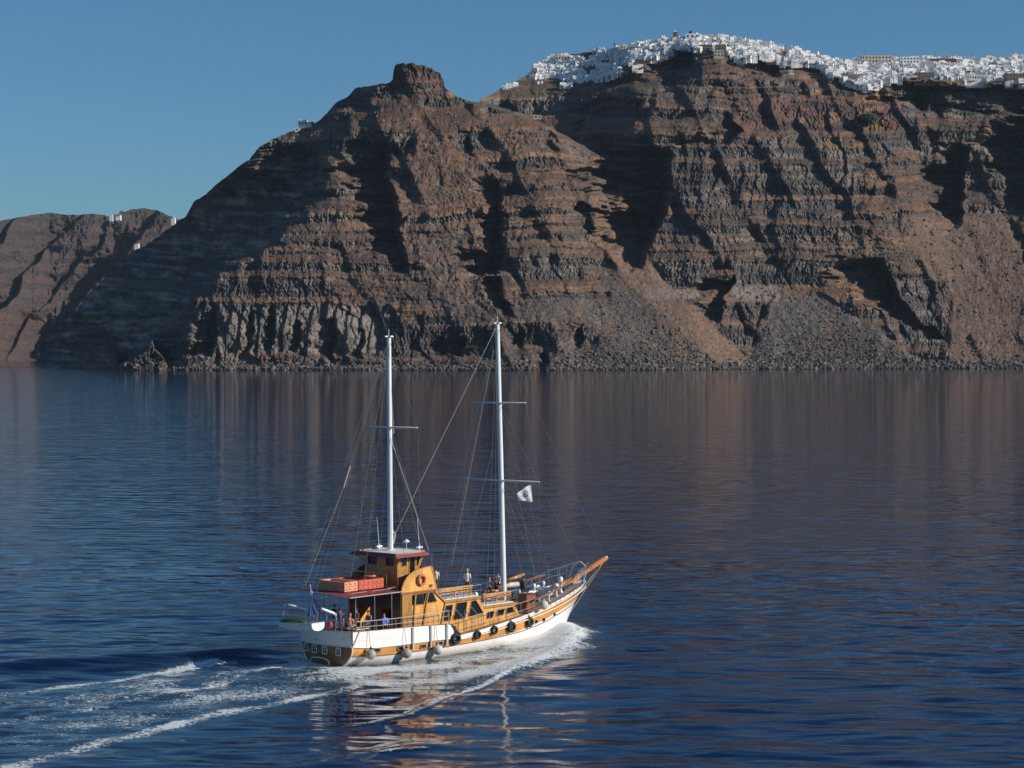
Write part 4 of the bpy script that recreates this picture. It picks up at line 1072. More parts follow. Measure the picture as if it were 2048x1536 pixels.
# ---- spars
tipb = loc(1211, 1116, 1, 0)
bs_ = MB().beam((24.6, 0, 3.52), (tipb.x, 0, tipb.z - .02), .30, .26).build('bowsprit', MT['sprit'], boat)
MB().beam((24.7, 0, 3.69), (tipb.x - .05, 0, tipb.z + .125), .24, .07).build('bowsprit_top', MT['panel'], bs_)
MB().tube([(tipb.x - .08, 0, tipb.z), (tipb.x + .14, 0, tipb.z + .03)], .15, 8).build('bowsprit_cap', MT['grey'], bs_)
MB().beam((22.3, 0, 3.05), (25.2, 0, 3.62), .34, .3).build('bowsprit_heel', MT['varnish'], boat)
MZ0, MZ1 = loc(781, 1097, 1, 0), loc(777.5, 673, 1, 0)
FM0, FM1 = loc(1007.5, 1176, 1, 0), loc(994.5, 646, 1, 0)
def mast(p, q, r0, r1, zb_):
    d = (q - p) / (q.z - p.z); p = p + d * (zb_ - p.z)
    at_ = lambda z: p + d * (z - p.z)
    root = MB().tube([at_(zb_), at_(p.z + (q.z - p.z) * .5), at_(q.z - .1)], [r0, r0 * .96, r1], 14).build('mast', MT['mast'], boat, smooth='auto')
    MB().box(at_(q.z), (.75, .14, .09)).box(at_(q.z) + Vector((0, 0, .02)), (.16, .6, .08)).build('masthead_fitting', MT['mast'], root)
    MB().tube([at_(q.z), at_(q.z) + Vector((0, 0, .5))], .02, 5).build('masthead_pole', MT['mast'], root)
    MB().lathe([(r0 * 2.2, zb_), (r0 * 2.2, zb_ + .08), (r0 * 1.2, zb_ + .16)], (at_(zb_).x, 0, 0), 14).build('mast_collar', MT['mast'], root)
    return root, at_
mz, mzat = mast(MZ0, MZ1, .185, .155, 7.0)
fm, fmat_ = mast(FM0, FM1, .20, .16, 2.3)
SPR = []
for root, at_, px, py, half, name in ((mz, mzat, 779, 855, 2.72, 'spreader'), (fm, fmat_, 1004, 961, 3.72, 'spreader'), (fm, fmat_, 999, 806, 2.6, 'spreader')):
    p = loc(px, py, 1, 0); c = at_(p.z)
    MB().tube([c + Vector((0, -half, .03)), c, c + Vector((0, half, .03))], [.045, .075, .045], 8).build(name, MT['mast'], root, True)
    SPR.append((c, half))
MB().tube([mzat(7.1) + Vector((.25, 0, .4)), mzat(7.1) + Vector((.45, 0, 1.0)), mzat(8.4) + Vector((.2, 0, .0))], .07, 6).build('halyard_coil', MT['rope'], mz)
bo = MB().tube([LY3 for LY3 in ((17.6, .1, 4.05), (19.3, .1, 4.3))], .13, 10).build('fore_boom', MT['panel'], boat, True)
MB().tube([(17.2, .25, 3.55), (18.0, .25, 3.65), (18.9, .25, 3.62), (19.6, .25, 3.55)], [.1, .2, .2, .1], 10).build('furled_sail', MT['fend'], boat, True)
# ---- rigging
def wire(p, q, r=.013, mat='wire', name='rigging_wire', parent=None):
    return MB().tube([p, q], r, 5, cap=False).build(name, MT[mat], parent or boat)
mt, ft = mzat(21.5), fmat_(22.5)
(c0, h0), (c1, h1), (c2, h2) = SPR
for s in (-1, 1):
    e0 = c0 + Vector((0, s * h0, 0)); e1 = c1 + Vector((0, s * h1, 0)); e2 = c2 + Vector((0, s * h2, 0))
    wire(mt, e0, .010); wire(e0, Vector((5.9, s * 3.15, 2.2)), .010); wire(c0, Vector((7.4, s * 3.2, 2.2)), .012); wire(c0, Vector((4.9, s * 3.05, 2.2)), .012)
    wire(ft, e2, .010); wire(e2, e1, .010); wire(e1, Vector((17.6, s * 2.95, 2.1)), .010)
    wire(c2, e1, .010); wire(c1, Vector((18.8, s * 2.8, 2.2)), .013); wire(c1, Vector((16.6, s * 3.05, 2.0)), .013); wire(c2 - Vector((0, 0, .1)), Vector((20.3, s * 2.35, 2.5)), .012)
    wire(ft, Vector((12.6, s * 3.2, 1.6)), .012); wire(ft - Vector((0, 0, .3)), Vector((12.9, s * 2.2, 2.8)), .012)
    wire(mt, Vector((-.2, s * 2.3, 4.7)), .012)
    wire(mt - Vector((0, 0, .3)), Vector((.9, s * 2.55, 4.65)), .010)
wire(mt, Vector((-.35, .6, 4.7)), .012)
wire(loc(757, 740, 1, .4), loc(700, 932, 1, .8), .012); MB().tube([loc(700, 932, 1, .8), loc(687, 975, 1, .9)], .06, 6).build('tackle_block', MT['rope'], boat); wire(loc(687, 975, 1, .9), loc(605, 1185, 1, 2.4), .018, 'rope')
wire(ft, mzat(7.9) + Vector((.25, 0, 0)), .020, 'rope', 'triatic_stay')
wire(ft, tipb + Vector((-.1, 0, .1)), .016, 'wire', 'forestay'); wire(c2, Vector((25.9, 0, 3.9)), .014, 'wire', 'inner_forestay'); wire(c1 + Vector((0, 0, .3)), Vector((22.6, 0, 3.3)), .010)
wire(tipb + Vector((-.1, .05, -.15)), Vector((24.3, .1, 1.5)), .035, 'rope', 'bobstay'); wire(tipb + Vector((-.2, -.08, -.15)), Vector((24.2, -.12, 1.1)), .026, 'rope', 'bobstay')
wire(mzat(14.5) + Vector((.2, 0, 0)), Vector((7.9, -1.6, 7.0)), .03, 'rope', 'halyard'); wire(mzat(15.2) + Vector((.2, 0, 0)), Vector((8.6, -2.9, 2.2)), .013)
wire(mzat(21.3) + Vector((-.14, -.1, 0)), mzat(15) + Vector((.25, -.15, 0)), .035, 'rope', 'halyard')
wire(mt, mt + Vector((-.9, 1.2, 5.0)), .006)
wire(loc(988, 700, 1, -.3), loc(903, 1130, 1, -1.2), .014, 'rope'); wire(loc(985, 900, 1, 0), loc(917, 1168, 1, -1), .012); wire(loc(925, 960, 1, 1.5), loc(928, 1110, 1, 1.5), .008)

# ---- deck gear fixed to the foredeck
zd = lambda x: zdeck(x) + .05
def bollard(x, y, h_, r):
    r *= .72
    MB().lathe([(r * 1.3, 0), (r * 1.2, .06), (r * .75, .12), (r * .7, h_ * .6), (r * 1.25, h_ * .72), (r * 1.3, h_ * .9), (r * .8, h_), (0, h_)], (x, y, zd(x)), 12).build('bollard', MT['mast'], boat, True)
for a in ((19.9, 1.1, .75, .13), (21.1, .75, .95, .16), (20.4, -1.35, .7, .12), (21.6, -1.0, .95, .19), (22.6, -.55, 1.15, .2), (19.2, -1.5, .45, .12), (22.3, .9, .8, .15)): bollard(*a)
wd_ = MB(); wd_.box((21.6, .05, zd(21.6) + .25), (.9, .7, .5)); wd_.lathe([(0, -.8), (.2, -.8), (.2, -.6), (.1, -.55), (.1, .55), (.2, .6), (.2, .8), (0, .8)], (21.5, .05, zd(21.5) + .55), 12, 'Y')
wd_.tube([(21.2, .4, zd(21) + .3), (20.4, .5, zd(21) + .45), (19.8, .7, zd(20) + .2)], .09, 8); wd_.build('anchor_windlass', MT['mast'], boat, smooth='auto')
MB().tube([(22.2, .2, zd(22) + .3), (23.2, .15, zd(23) + .15), (24.6, .1, zd(24) + .1)], .06, 8).tube([(22.8, -.5, zd(22) + .1), (23.4, -.4, zd(23) + .25), (24.2, -.3, zd(24) + .3)], .10, 8).build('anchor_chain', MT['rubber'], boat, True)
for x, y in ((12.55, -1.5), (12.6, .9)): MB().lathe([(.14, 0), (.14, .55), (.2, .62), (.19, .8), (.1, .88), (0, .9)], (x, y, 2.85 if x > 12.4 else 3.6), 12).build('vent_cowl', MT['mast'], boat, True)
bx_ = MB().box((18.05, -1.35, zd(18) + .52), (.95, .8, 1.04)); o = bx_.build('deck_locker', MT['brown'], boat); MB().box((18.05, -1.35, zd(18) + 1.07), (1.05, .9, .07)).build('locker_lid', MT['dkbrown'], o)
# benches with slats and legs
def bench(x0, x1, y, z, back, mat, label, tilt=.0):
    e = empty('slatted_bench'); L_ = x1 - x0; n_ = 0
    for k in range(3): MB().box((L_ / 2, -.18 + .17 * k, .32), (L_, .13, .04)).build('seat_slat', mat, e)
    for k in range(2): MB().beam((0, back * (.30 + .03 * k), .46 + .17 * k), (L_, back * (.30 + .03 * k), .46 + .17 * k), .035, .12).build('back_slat', mat, e)
    for x in np.linspace(.15, L_ - .15, max(2, int(L_ / 1.2) + 1)):
        MB().beam((x, -back * .2, 0), (x, -back * .2, .32), .06, .06, up=(0, 1, 0)).beam((x, back * .22, 0), (x, back * .34, .68), .06, .06, up=(0, 1, 0)).beam((x, -.24, .27), (x, .26, .27), .05, .06).build('leg', mat, e)
    aboard(e, (x0, y, z)); e.rotation_mode = 'XYZ'
    return tag(e, label, 'bench', 'slatted benches on the decks')
bench(8.6, 12.0, -1.45, 3.635, -1, MT['varnish'], 'long varnished bench beside the starboard rail of the higher cabin roof')
bench(8.4, 11.6, 1.55, 3.635, 1, MT['varnish'], 'varnished bench on the far side of the higher cabin roof')
bench(13.2, 16.0, -1.35, 2.86, -1, MT['varnish'], 'varnished bench beside the starboard rail of the lower cabin roof')
bench(13.0, 15.6, 1.60, 2.86, 1, MT['varnish'], 'varnished bench on the far side of the lower cabin roof')
bench(18.6, 21.0, -.35, 2.05, -1, MT['dkbrown'], 'dark brown bench on the foredeck in front of the mast')
bench(17.2, 20.4, 1.85, 2.0, 1, MT['dkbrown'], 'dark brown bench along the far rail of the foredeck')
# aft deck seats
e = empty('stern_seat'); MB().box((0, 0, .0), (.75, 4.0, .42)).build('seat_base', MT['dkbrown'], e); MB().box((0, 0, .27), (.72, 3.9, .12)).build('cushion', MT['red'], e); aboard(e, (.35, 0, 1.62)); tag(e, 'wide stern seat with dark red cushion under the awning', 'seat')
e = empty('side_seat'); MB().box((0, 0, 0), (2.6, .55, .42)).build('seat_base', MT['dkbrown'], e); MB().box((0, 0, .27), (2.5, .5, .12)).build('cushion', MT['red'], e); aboard(e, (2.5, -2.25, 1.62)); tag(e, 'low side seat with dark red cushion behind the starboard rail', 'seat')
e = empty('deck_table'); MB().box((0, 0, .74), (1.5, .9, .05)).build('table_top', MT['paint'], e)
for x in (-.6, .6): MB().box((x, 0, .36), (.08, .5, .72)).build('leg', MT['dkbrown'], e)
aboard(e, (2.4, -.5, 1.4)); tag(e, 'pale topped table under the maroon awning', 'table')

# ---- tyres and ball fenders hanging on the side
tl = ['largest tyre fender, just forward of the white bulwark step', 'small tyre fender, second from the stern below the side rail', 'middle tyre fender of the five, half on the white rail', 'wide tyre fender below the forward windows, second from the bow', 'tyre fender nearest the bow portholes']
for (px, py, R), lb in zip(((912, 1277.5, .40), (955, 1270, .31), (989, 1260.5, .31), (1023, 1254, .39), (1059.5, 1244.5, .37)), tl):
    y = -3.4
    for _ in range(20): p = loc(px, py, 1, y); y = -hb(p.x, p.z) - .16
    e = empty('tyre_fender'); ang = math.atan2(-(hb(p.x + .5, p.z) - hb(p.x - .5, p.z)), 1)
    nrm = Vector((-math.sin(ang), math.cos(ang), 0)) + Vector((.12, 0, .1))
    MB().torus((0, 0, 0), R * .70, R * .31, nrm, 28, 12, flat=1.15).build('tyre', MT['rubber'], e, True)
    MB().tube([(0, .0, R * .9), (.02, .05, R * 1.25), (.05, .12, zc(p.x) - p.z + .05)], .022, 6).tube([(-.02, .0, R * .8), (-.04, .05, R * 1.2), (-.02, .12, zc(p.x) - p.z + .05)], .03, 6).build('rope', MT['rubber'], e)
    aboard(e, p); tag(e, lb, 'tyre fender', 'black tyre fenders along the starboard side')
fl = ['grubby ball fender nearest the stern corner', 'brownish ball fender in the middle of the aft three', 'pale ball fender below the end of the white bulwark', 'white ball fender hung high on the bow rail']
for (px, py, mt_, top_), lb in zip(((741.5, 1309, 'fend2', 3.0), (813, 1306, 'fend2', 2.95), (875.5, 1299.5, 'fend', 2.95), (1087, 1210, 'fend', 3.1)), fl):
    y = -3.4
    for _ in range(20): p = loc(px, py, 1, y); y = -(hb(p.x, p.z) if p.z < zc(p.x) else plan(p.x)) - .38
    e = empty('ball_fender'); MB().ball((0, 0, 0), .345, 20, 14).build('ball', MT[mt_], e, True)
    MB().lathe([(.1, .30), (.08, .42), (.05, .5), (0, .5)], (0, 0, 0), 10).build('neck', MT['rubber'] if mt_ == 'fend2' else MT['fend2'], e, True)
    MB().tube([(0, 0, .45), (.03, .33, top_ - p.z)], .016, 6).build('rope', MT['rope'], e)
    aboard(e, p); tag(e, lb, 'ball fender', 'ball fenders along the starboard side')
# ---- life rings
def ring(p, nrm, label, R=.30):
    e = empty('life_ring'); MB().torus((0, 0, 0), R, .085, nrm, 28, 10, mis=lambda i: 1 if i % 7 == 0 else 0).build('ring', [MT['orange'], MT['pale']], e, True)
    MB().torus((0, 0, 0), R + .10, .012, nrm, 24, 5).build('grab_line', MT['rope'], e); aboard(e, p); return tag(e, label, 'life ring', 'orange life rings')
p = loc(843.5, 1160, 1, -2.75); ring(p, (0, 1, 0), 'orange life ring hung on the curved wooden bridge wing', .31)
ring((3.45, -.45, 5.52), (0, .1, 1), 'orange life ring lying on the forward orange life floats', .36)
ring((3.2, 1.9, 5.0), (.4, .2, 1), 'shaded red life ring at the far edge of the awning behind the floats', .34)
# ---- stacked life floats on the awning
def life_float(x0, x1, y0, y1, z0, z1, mat, label, holes=True):
    e = empty('life_float'); L_, W_, H_ = x1 - x0, y1 - y0, z1 - z0; t_ = .16
    for (a, b, c, d) in ((0, 0, L_, t_), (0, W_ - t_, L_, W_), (0, t_, t_, W_ - t_), (L_ - t_, t_, L_, W_ - t_)):
        MB().box(((a + c) / 2, (b + d) / 2, H_ / 2), (c - a, d - b, H_)).build('float_side', mat, e)
    for k in range(5): MB().box((t_ + (L_ - 2 * t_) * (k + .5) / 5, W_ / 2, H_ * .55), ((L_ - 2 * t_) / 7, W_ - 2 * t_, .03)).build('slat', mat, e)
    n_ = max(3, int(L_ / .36))
    for k in range(n_): MB().tube([(L_ * (k + .2) / n_, -.012, H_ * .62), (L_ * (k + .5) / n_, -.04, H_ * .42), (L_ * (k + .8) / n_, -.012, H_ * .62)], .022, 5).build('grab_line', MT['pale'], e)
    aboard(e, (x0, y0, z0)); return tag(e, label, 'life float', 'orange life floats stacked on the awning')
life_float(.60, 1.78, -1.10, 1.5, 4.76, 5.07, MT['pale'], 'sun bleached life float at the bottom of the aft stack')
life_float(.60, 1.78, -1.10, 1.5, 5.085, 5.40, MT['pale'], 'sun bleached life float on top of the aft stack')
life_float(1.83, 4.1, -1.14, 1.3, 4.78, 5.08, MT['orange'], 'deep orange life float at the bottom of the forward stack')
life_float(1.83, 4.1, -1.14, 1.3, 5.095, 5.42, MT['orange'], 'deep orange life float on top of the forward stack')
# ---- davits and dinghy
dv = MB(); pa = loc(675, 1256, 0, -.05); pb = loc(673, 1233, 0, -.15); pc = loc(666, 1226, 0, -.5); pd = loc(643, 1217.5, 0, -1.9)
dv.tube([pa, pb, pb.lerp(pc, .5) + Vector((0, 0, .05)), pc, pd], [.10, .10, .10, .095, .085], 10); dv.build('davit', MT['mast'], boat, True)
k_ = -1; mir = lambda p: Vector((p.x, -p.y, p.z)); MB().tube([mir(pa), mir(pb), mir(pb.lerp(pc, .5)) + Vector((0, 0, .05)), mir(pc), mir(pd)], [.10, .10, .10, .095, .085], 10).build('davit', MT['mast'], boat, True)
e = empty('dinghy'); Ld = 4.0
def dsec(t, o=0.0):
    w = (.56 - o) * (1 - max(0, (t - .55) / .45) ** 2.2) ** .7 if t < 1 else .0
    zt_ = .52 + .06 * t * t; zb_ = .02 + .35 * max(0, (t - .6) / .4) ** 2 + o
    return [(Ld * t - Ld / 2 if t < 1 else Ld / 2 - o, w * math.sin(a) if True else 0, zb_ + (zt_ - zb_) * (1 - math.cos(a) ** .6 if math.cos(a) > 0 else 1)) for a in np.linspace(-math.pi / 2, math.pi / 2, 11)]
ts = list(np.linspace(0, .99, 13))
dm = MB(); dm.grid([dsec(t) for t in ts]); dm.grid([dsec(t, .04) for t in ts]); dm.add(dsec(0) + dsec(0, .04), [tuple(range(11))]); dm.build('hull', MT['mast'], e, True)
dg = MB()
for s in (0, -1): dg.tube([dsec(t)[s] for t in ts], .035, 6)
dg.tube([dsec(0)[0], dsec(0)[-1]], .035, 6); dg.build('gunwale', MT['mast'], e)
for t in (.3, .62): MB().box((Ld * t - Ld / 2, 0, .42), (.25, 1.2, .04)).build('thwart', MT['paint'], e)
e.matrix_world = BM @ Matrix.Translation((-2.15, .38, 2.36)) @ Matrix.Rotation(math.radians(90), 4, 'Z') @ Matrix.Rotation(math.radians(4.5), 4, 'Y')
tag(e, 'small white dinghy slung athwart the stern from the davits', 'dinghy')
for y in (-1.35, 2.0): wire(Vector((-2.1, y, 3.0)), Vector((-1.9, y, 3.95)), .02, 'rope', 'davit_fall')
e = empty('water_toys')
for k, (mt_, y_, zz) in enumerate((('green', 0, .12), ('yellow', .18, .06), ('green', -.2, .02), ('yellow', -.1, .17), ('green', .3, .0))):
    MB().tube([(-.1 + .1 * k, 1.7 * 0 - .0 + y_ * .3 + yy_, .05 + zz +   .13 * math.sin(max(0, (yy_ + 1.1) / 2.2) * math.pi)) for yy_ in np.linspace(-1.1, 1.1, 9)], [.03, .07, .09, .09, .09, .09, .09, .07, .03], 8).build('inflatable_tube', MT[mt_], e, True)
aboard(e, (-2.2, .95, 2.74)); tag(e, 'heap of green and yellow inflatable tubes lying in the dinghy', 'inflatables')
# ---- Greek ensign hanging from its staff at the stern
e = empty('greek_flag'); S0 = loc(626, 1243, 0, -.35); S1 = loc(620.5, 1169, 0, -.75)
MB().tube([S0, S1], .022, 6).build('flag_staff', MT['mast'], e)
nu_, nv_ = 36, 27; P = []; ci = []
hoist = S1 - S0; hoist = hoist.normalized()
for j in range(nv_ + 1):
    v_ = j / nv_; base_ = S1 - hoist * (.06 + .95 * (1 - v_)); row = []
    for i in range(nu_ + 1):
        u_ = i / nu_; fold = .07 * math.sin(v_ * 13 + u_ * 2.5) * (u_ ** .5)
        lw = Vector((.80, .60, 0)); lat = Vector((lw.dot(HD), -lw.dot(SB), 0)) * 1.25; dep = Vector((-lat.y, lat.x, 0))
        row.append(base_ + lat * (u_ * (-.16 + .78 * v_) + .05 * math.sin(u_ * 5 + v_ * 4) * u_) + dep * fold + Vector((0, 0, -u_ * (1.12 + .72 * v_))))
    P.append(row)
fg = MB(); fg.grid(P)
for j in range(nv_):
    for i in range(nu_):
        v_ = (j + .5) / nv_; u_ = (i + .5) / nu_; st = int((1 - v_) * 9); mi = 0 if st % 2 == 0 else 1
        if st < 5 and u_ < .37:
            mi = 1 if (abs(u_ - .185) < .037 or st == 2) else 0
        fg.m[j * nu_ + i] = mi
fg.build('flag_cloth', [MT['blue'], MT['fwhite']], e, True, fix=False); aboard(e); tag(e, 'blue and white striped Greek flag hanging limp from the stern staff', 'flag')
# ---- white pennant under the forward spreader
e = empty('white_pennant'); A = loc(1062, 969, 1, -1.6); B = loc(1064.5, 1004, 1, -1.75); Cc = loc(1036, 1000, 1, -1.0); Dd = loc(1034.5, 987, 1, -1.0)
P = []
for j in range(13):
    v_ = j / 12; a = A.lerp(B, v_); b = Dd.lerp(Cc, v_); P.append([a.lerp(b, i / 16) + Vector((.015 * math.sin(i * .7 + v_ * 3), .02 * math.sin(i * .6 + v_ * 4), .06 * math.sin(math.pi * i / 16) * (1 - v_))) for i in range(17)])
fc = MB().grid(P); fco = fc.build('flag_cloth', MT['fwhite'], e, True)
pt = lambda u_, v_: P[int(v_ * 12)][int(u_ * 16)]
em = MB(); cc_ = pt(.5, .5)
for k in range(6):                                  # thin dark compass-like emblem with rays
    t = k * math.pi / 3 + .3; q = pt(min(.95, max(.05, .5 + .34 * math.cos(t))), min(.95, max(.05, .5 + .36 * math.sin(t)))); em.tube([cc_ + Vector((0, -.025, 0)), q + Vector((0, -.025, 0))], [.012, .005], 4)
q1 = [pt(min(1, .5 + .22 * math.cos(t)), .5 + .25 * math.sin(t)) + Vector((0, -.025, 0)) for t in np.linspace(0, 5.4, 12)]; em.tube(q1, .008, 4)
em.build('emblem', MT['dark'], fco); aboard(e); tag(e, 'white pennant with a thin dark emblem flying below the forward spreader', 'flag')
fw = wire(c1 + Vector((0, -1.4, 0)), Vector((18.2, -2.6, 2.3)), .008, 'rope', 'flag_halyard')

# ------------------------------------------------------------------ people
def blob(segs, name, mat, parent, vox=.028, balls=()):
    """one continuous skin over tapered limb segments"""
    mb = MB()
    for a, b, ra, rb in segs:
        a, b = Vector(a), Vector(b); d = (b - a)
        n_ = 4; pts = [a.lerp(b, i / n_) for i in range(n_ + 1)]; dd = d.normalized()
        pts = [a - dd * ra * .75, a - dd * ra * .4] + pts + [b + dd * rb * .4, b + dd * rb * .75]
        rr_ = [ra * .55, ra * .88] + [ra + (rb - ra) * i / n_ for i in range(n_ + 1)] + [rb * .88, rb * .55]
        mb.tube(pts, rr_, 10)
    for c, r, sq in balls: mb.ball(c, r, 14, 10, sq=sq)
    o = mb.build(name, mat, parent)
    md = o.modifiers.new('skin', 'REMESH'); md.mode = 'VOXEL'; md.voxel_size = vox; md.use_smooth_shade = True
    dg_ = bpy.context.evaluated_depsgraph_get(); ev = o.evaluated_get(dg_); me = bpy.data.meshes.new_from_object(ev); o.modifiers.clear(); old = o.data; o.data = me; bpy.data.meshes.remove(old)
    if not me.materials: me.materials.append(mat)
    return o
CM = {}
def cmat(c, nm):
    k = tuple(c)
    if k not in CM: CM[k] = mat_plain(nm, c, .85, .1, 6.0, bump=.2)
    return CM[k]
def person(p, face, pose, shirt, trou, label, hair='hair', arm=0, group=None, cap=None, shn='shirt_cloth', trn='trouser_cloth', s_=1.0):
    e = empty('person'); J = {}
    if pose == 'sit':
        hip, kn, an, toe = .0, (.42, .0), (.42, -.44), .18
        hipz = 0.0
        legs = [((0.02, s * .09, hipz), (.43, s * .12, hipz + .03), (.46, s * .12, hipz - .40), (.62, s * .13, hipz - .43)) for s in (-1, 1)]
    else:
        hipz = .92
        legs = [((0, s * .09, hipz), (.02, s * .11, .50), (-.01, s * .12, .09), (.16, s * .14, .04)) for s in (-1, 1)]
    lean = .06 if pose == 'sit' else .02
    ch = Vector((-.02 - lean * .3, 0, hipz + .42)); nk = Vector((-.01, 0, hipz + .55)); hd = Vector((.03, 0, hipz + .73))
    arms = []
    for s in (-1, 1):
        sh = Vector((-.03, s * .19, hipz + .47))
        if arm == 1 and s == -1: el, ha = sh + Vector((.20, s * .12, -.10)), sh + Vector((.40, s * .02, .06))
        elif arm == 2: el, ha = sh + Vector((.02, s * .20, -.18)), sh + Vector((.24, s * .02, -.10))
        elif pose == 'sit': el, ha = sh + Vector((.06, s * .07, -.27)), sh + Vector((.28, -s * .03, -.36))
        else: el, ha = sh + Vector((-.02, s * .06, -.28)), sh + Vector((.10, s * .05, -.50))
        arms.append((sh, el, ha))
    seg = [((0, 0, hipz), ch, .135, .15), (ch, nk, .14, .065), (nk, hd - Vector((0, 0, .06)), .055, .06)]
    for h_, k_, a_, t_ in legs: seg += [(h_, k_, .085, .06), (k_, a_, .058, .038), (a_, t_, .04, .03)]
    for sh, el, ha in arms:
        seg += [(sh, el, .052, .04), (el, ha, .04, .027)]
    f_ = (lambda v: v)
    bal = [(hd, .10, (.95, .78, 1.15)), (hd + Vector((.095, 0, -.015)), .022, (1, .8, 1.2)), (hd + Vector((0, .082, -.01)), .022, (.8, .5, 1.3)), (hd + Vector((0, -.082, -.01)), .022, (.8, .5, 1.3)), (hd + Vector((.05, 0, -.085)), .045, (1, .9, .7))]
    body = blob(seg, 'body', MT['skin'], e, .022, bal)
    fg_ = MB()                                       # five fingers rooted in each palm
    for sh, el, ha in arms:
        d = (ha - el).normalized(); sd = d.cross(Vector((0, 0, 1))).normalized()
        for k in range(4):
            o_ = ha + sd * (.012 * (k - 1.5) * 1.4); l_ = (.075, .085, .08, .062)[k]; fg_.tube([o_, o_ + d * (.05 + l_ * .5), o_ + d * (.05 + l_ * .9) + Vector((0, 0, -.022))], [.011, .009, .007], 6)
        fg_.tube([ha, ha + d * .035 + sd * .04, ha + d * .075 + sd * .05], [.012, .011, .008], 6)
    fg_.build('fingers', MT['skin'], body, True)
    face_ = MB()
    for s in (-1, 1): face_.ball(hd + Vector((.088, s * .032, .015)), .012, 6, 4)
    face_.box(hd + Vector((.088, 0, -.055)), (.012, .045, .008)); face_.build('eyes_and_mouth', MT['hair'], body)
    sleeve = [(sh, sh.lerp(el, .8), .07, .058) for sh, el, ha in arms]
    blob([((0, 0, hipz + .02), ch, .155, .168), (ch, nk - Vector((0, 0, .045)), .155, .085)] + sleeve, 'shirt', cmat(shirt, shn), e)
    lg = []
    for h_, k_, a_, t_ in legs: lg += [(h_, k_, .10, .078)] + ([(k_, Vector(k_).lerp(Vector(a_), .85), .074, .055)] if trn != 'shorts_cloth' else [])
    blob(lg + [((0, -.04, hipz + .02), (0, .04, hipz + .02), .13, .13)], 'trousers' if trn != 'shorts_cloth' else 'shorts', cmat(trou, trn), e)
    hb_ = MB(); hb_.ball(hd + Vector((-.012, 0, .022)), .108, 14, 10, sq=(.96, .84, 1.1))
    hb2 = MB(); keep = []
    for f in hb_.f:
        c = sum((Vector(hb_.v[i]) for i in f), Vector()) / len(f) - hd
        if c.z > .03 + (.035 if c.x > .05 else 0) or c.x < -.03: keep.append(f)
    hb2.v = hb_.v; hb2.f = keep; hb2.m = [0] * len(keep)
    o = hb2.build('hair' if not cap else 'cap', MT[hair] if not cap else cmat(cap, 'cap_cloth'), e, True)
    so = o.modifiers.new('thick', 'SOLIDIFY'); so.thickness = .012
    e.scale = (s_, s_, s_)
    M_ = BM @ Matrix.Translation(Vector(p)) @ Matrix.Rotation(face, 4, 'Z') @ Matrix.Diagonal((s_, s_, s_, 1))
    e.matrix_world = M_
    return tag(e, label, 'person', group)
PR_ = math.pi
WH = (.72, .72, .70); BK = (.02, .02, .022)
q = loc(934.5, 1139, 1, .15)
person((q.x, .15, 3.42), PR_ * .15, 'stand', WH, (.10, .085, .06), 'person in a white shirt standing alone on the higher cabin roof', 'ghair', trn='trouser_cloth')
p = loc(996, 1147, 1, .55); person((p.x, .55, p.z - .73), PR_ * .9, 'sit', WH, (.05, .06, .09), 'person in a white shirt and sunglasses sitting tallest beside the forward mast', arm=1)
p = loc(979, 1156, 1, .0); person((p.x, .0, p.z - .73), PR_ * 1.2, 'sit', (.42, .39, .36), BK, 'person in a pale top and black skirt sitting aft of the forward mast')
p = loc(992.5, 1161, 1, -.45); person((p.x, -.45, p.z - .73), PR_ * 1.1, 'sit', BK, (.5, .3, .22), 'person dressed in black sitting low against the forward mast', arm=2, trn='shorts_cloth')
p = loc(1048, 1155, 1, -.1); person((p.x, -.1, p.z - .73), PR_ * .3, 'sit', (.06, .045, .04), BK, 'dark haired person in brown sitting under the end of the fore boom')
p = loc(863, 1128, 1, -1.0); person((p.x + .1, -1.3, 4.12), PR_ * .3, 'stand', (.55, .52, .46), (.05, .05, .06), 'person in a pale top standing just in front of the bridge wing', s_=.92)
p = loc(697, 1230, 1, -1.75); person((p.x, -1.9, p.z - .73), PR_ * .1, 'sit', (.62, .25, .17), (.4, .33, .28), 'person in a salmon top and cap seated nearest the starboard stern rail', cap=(.50, .17, .10))
p = loc(680, 1219, 1, -1.3); person((p.x, -1.3, p.z - .73), PR_ * .2, 'sit', (.10, .09, .11), (.16, .17, .35), 'person in a dark top and lilac trousers seated beside the white davit')
p = loc(669, 1212, 1, .3); person((p.x, .3, p.z - .73), PR_ * -.3, 'sit', (.035, .05, .09), BK, 'person in a navy top seated deep under the awning behind the davit')
p = loc(713, 1220, 1, -.9); person((p.x, -.9, p.z - .73), PR_ * .9, 'sit', (.13, .03, .035), BK, 'person in a wine red top seated under the awning')
p = loc(737, 1224, 1, -.8); person((p.x, -.8, p.z - .73), PR_ * 1.0, 'sit', (.30, .26, .20), (.05, .05, .05), 'person in a beige top seated between the awning posts')
person((3.55, -1.75, 1.40), PR_ * 1.1, 'stand', (.38, .50, .55), BK, 'person in a light blue shirt standing beside the house doorway')
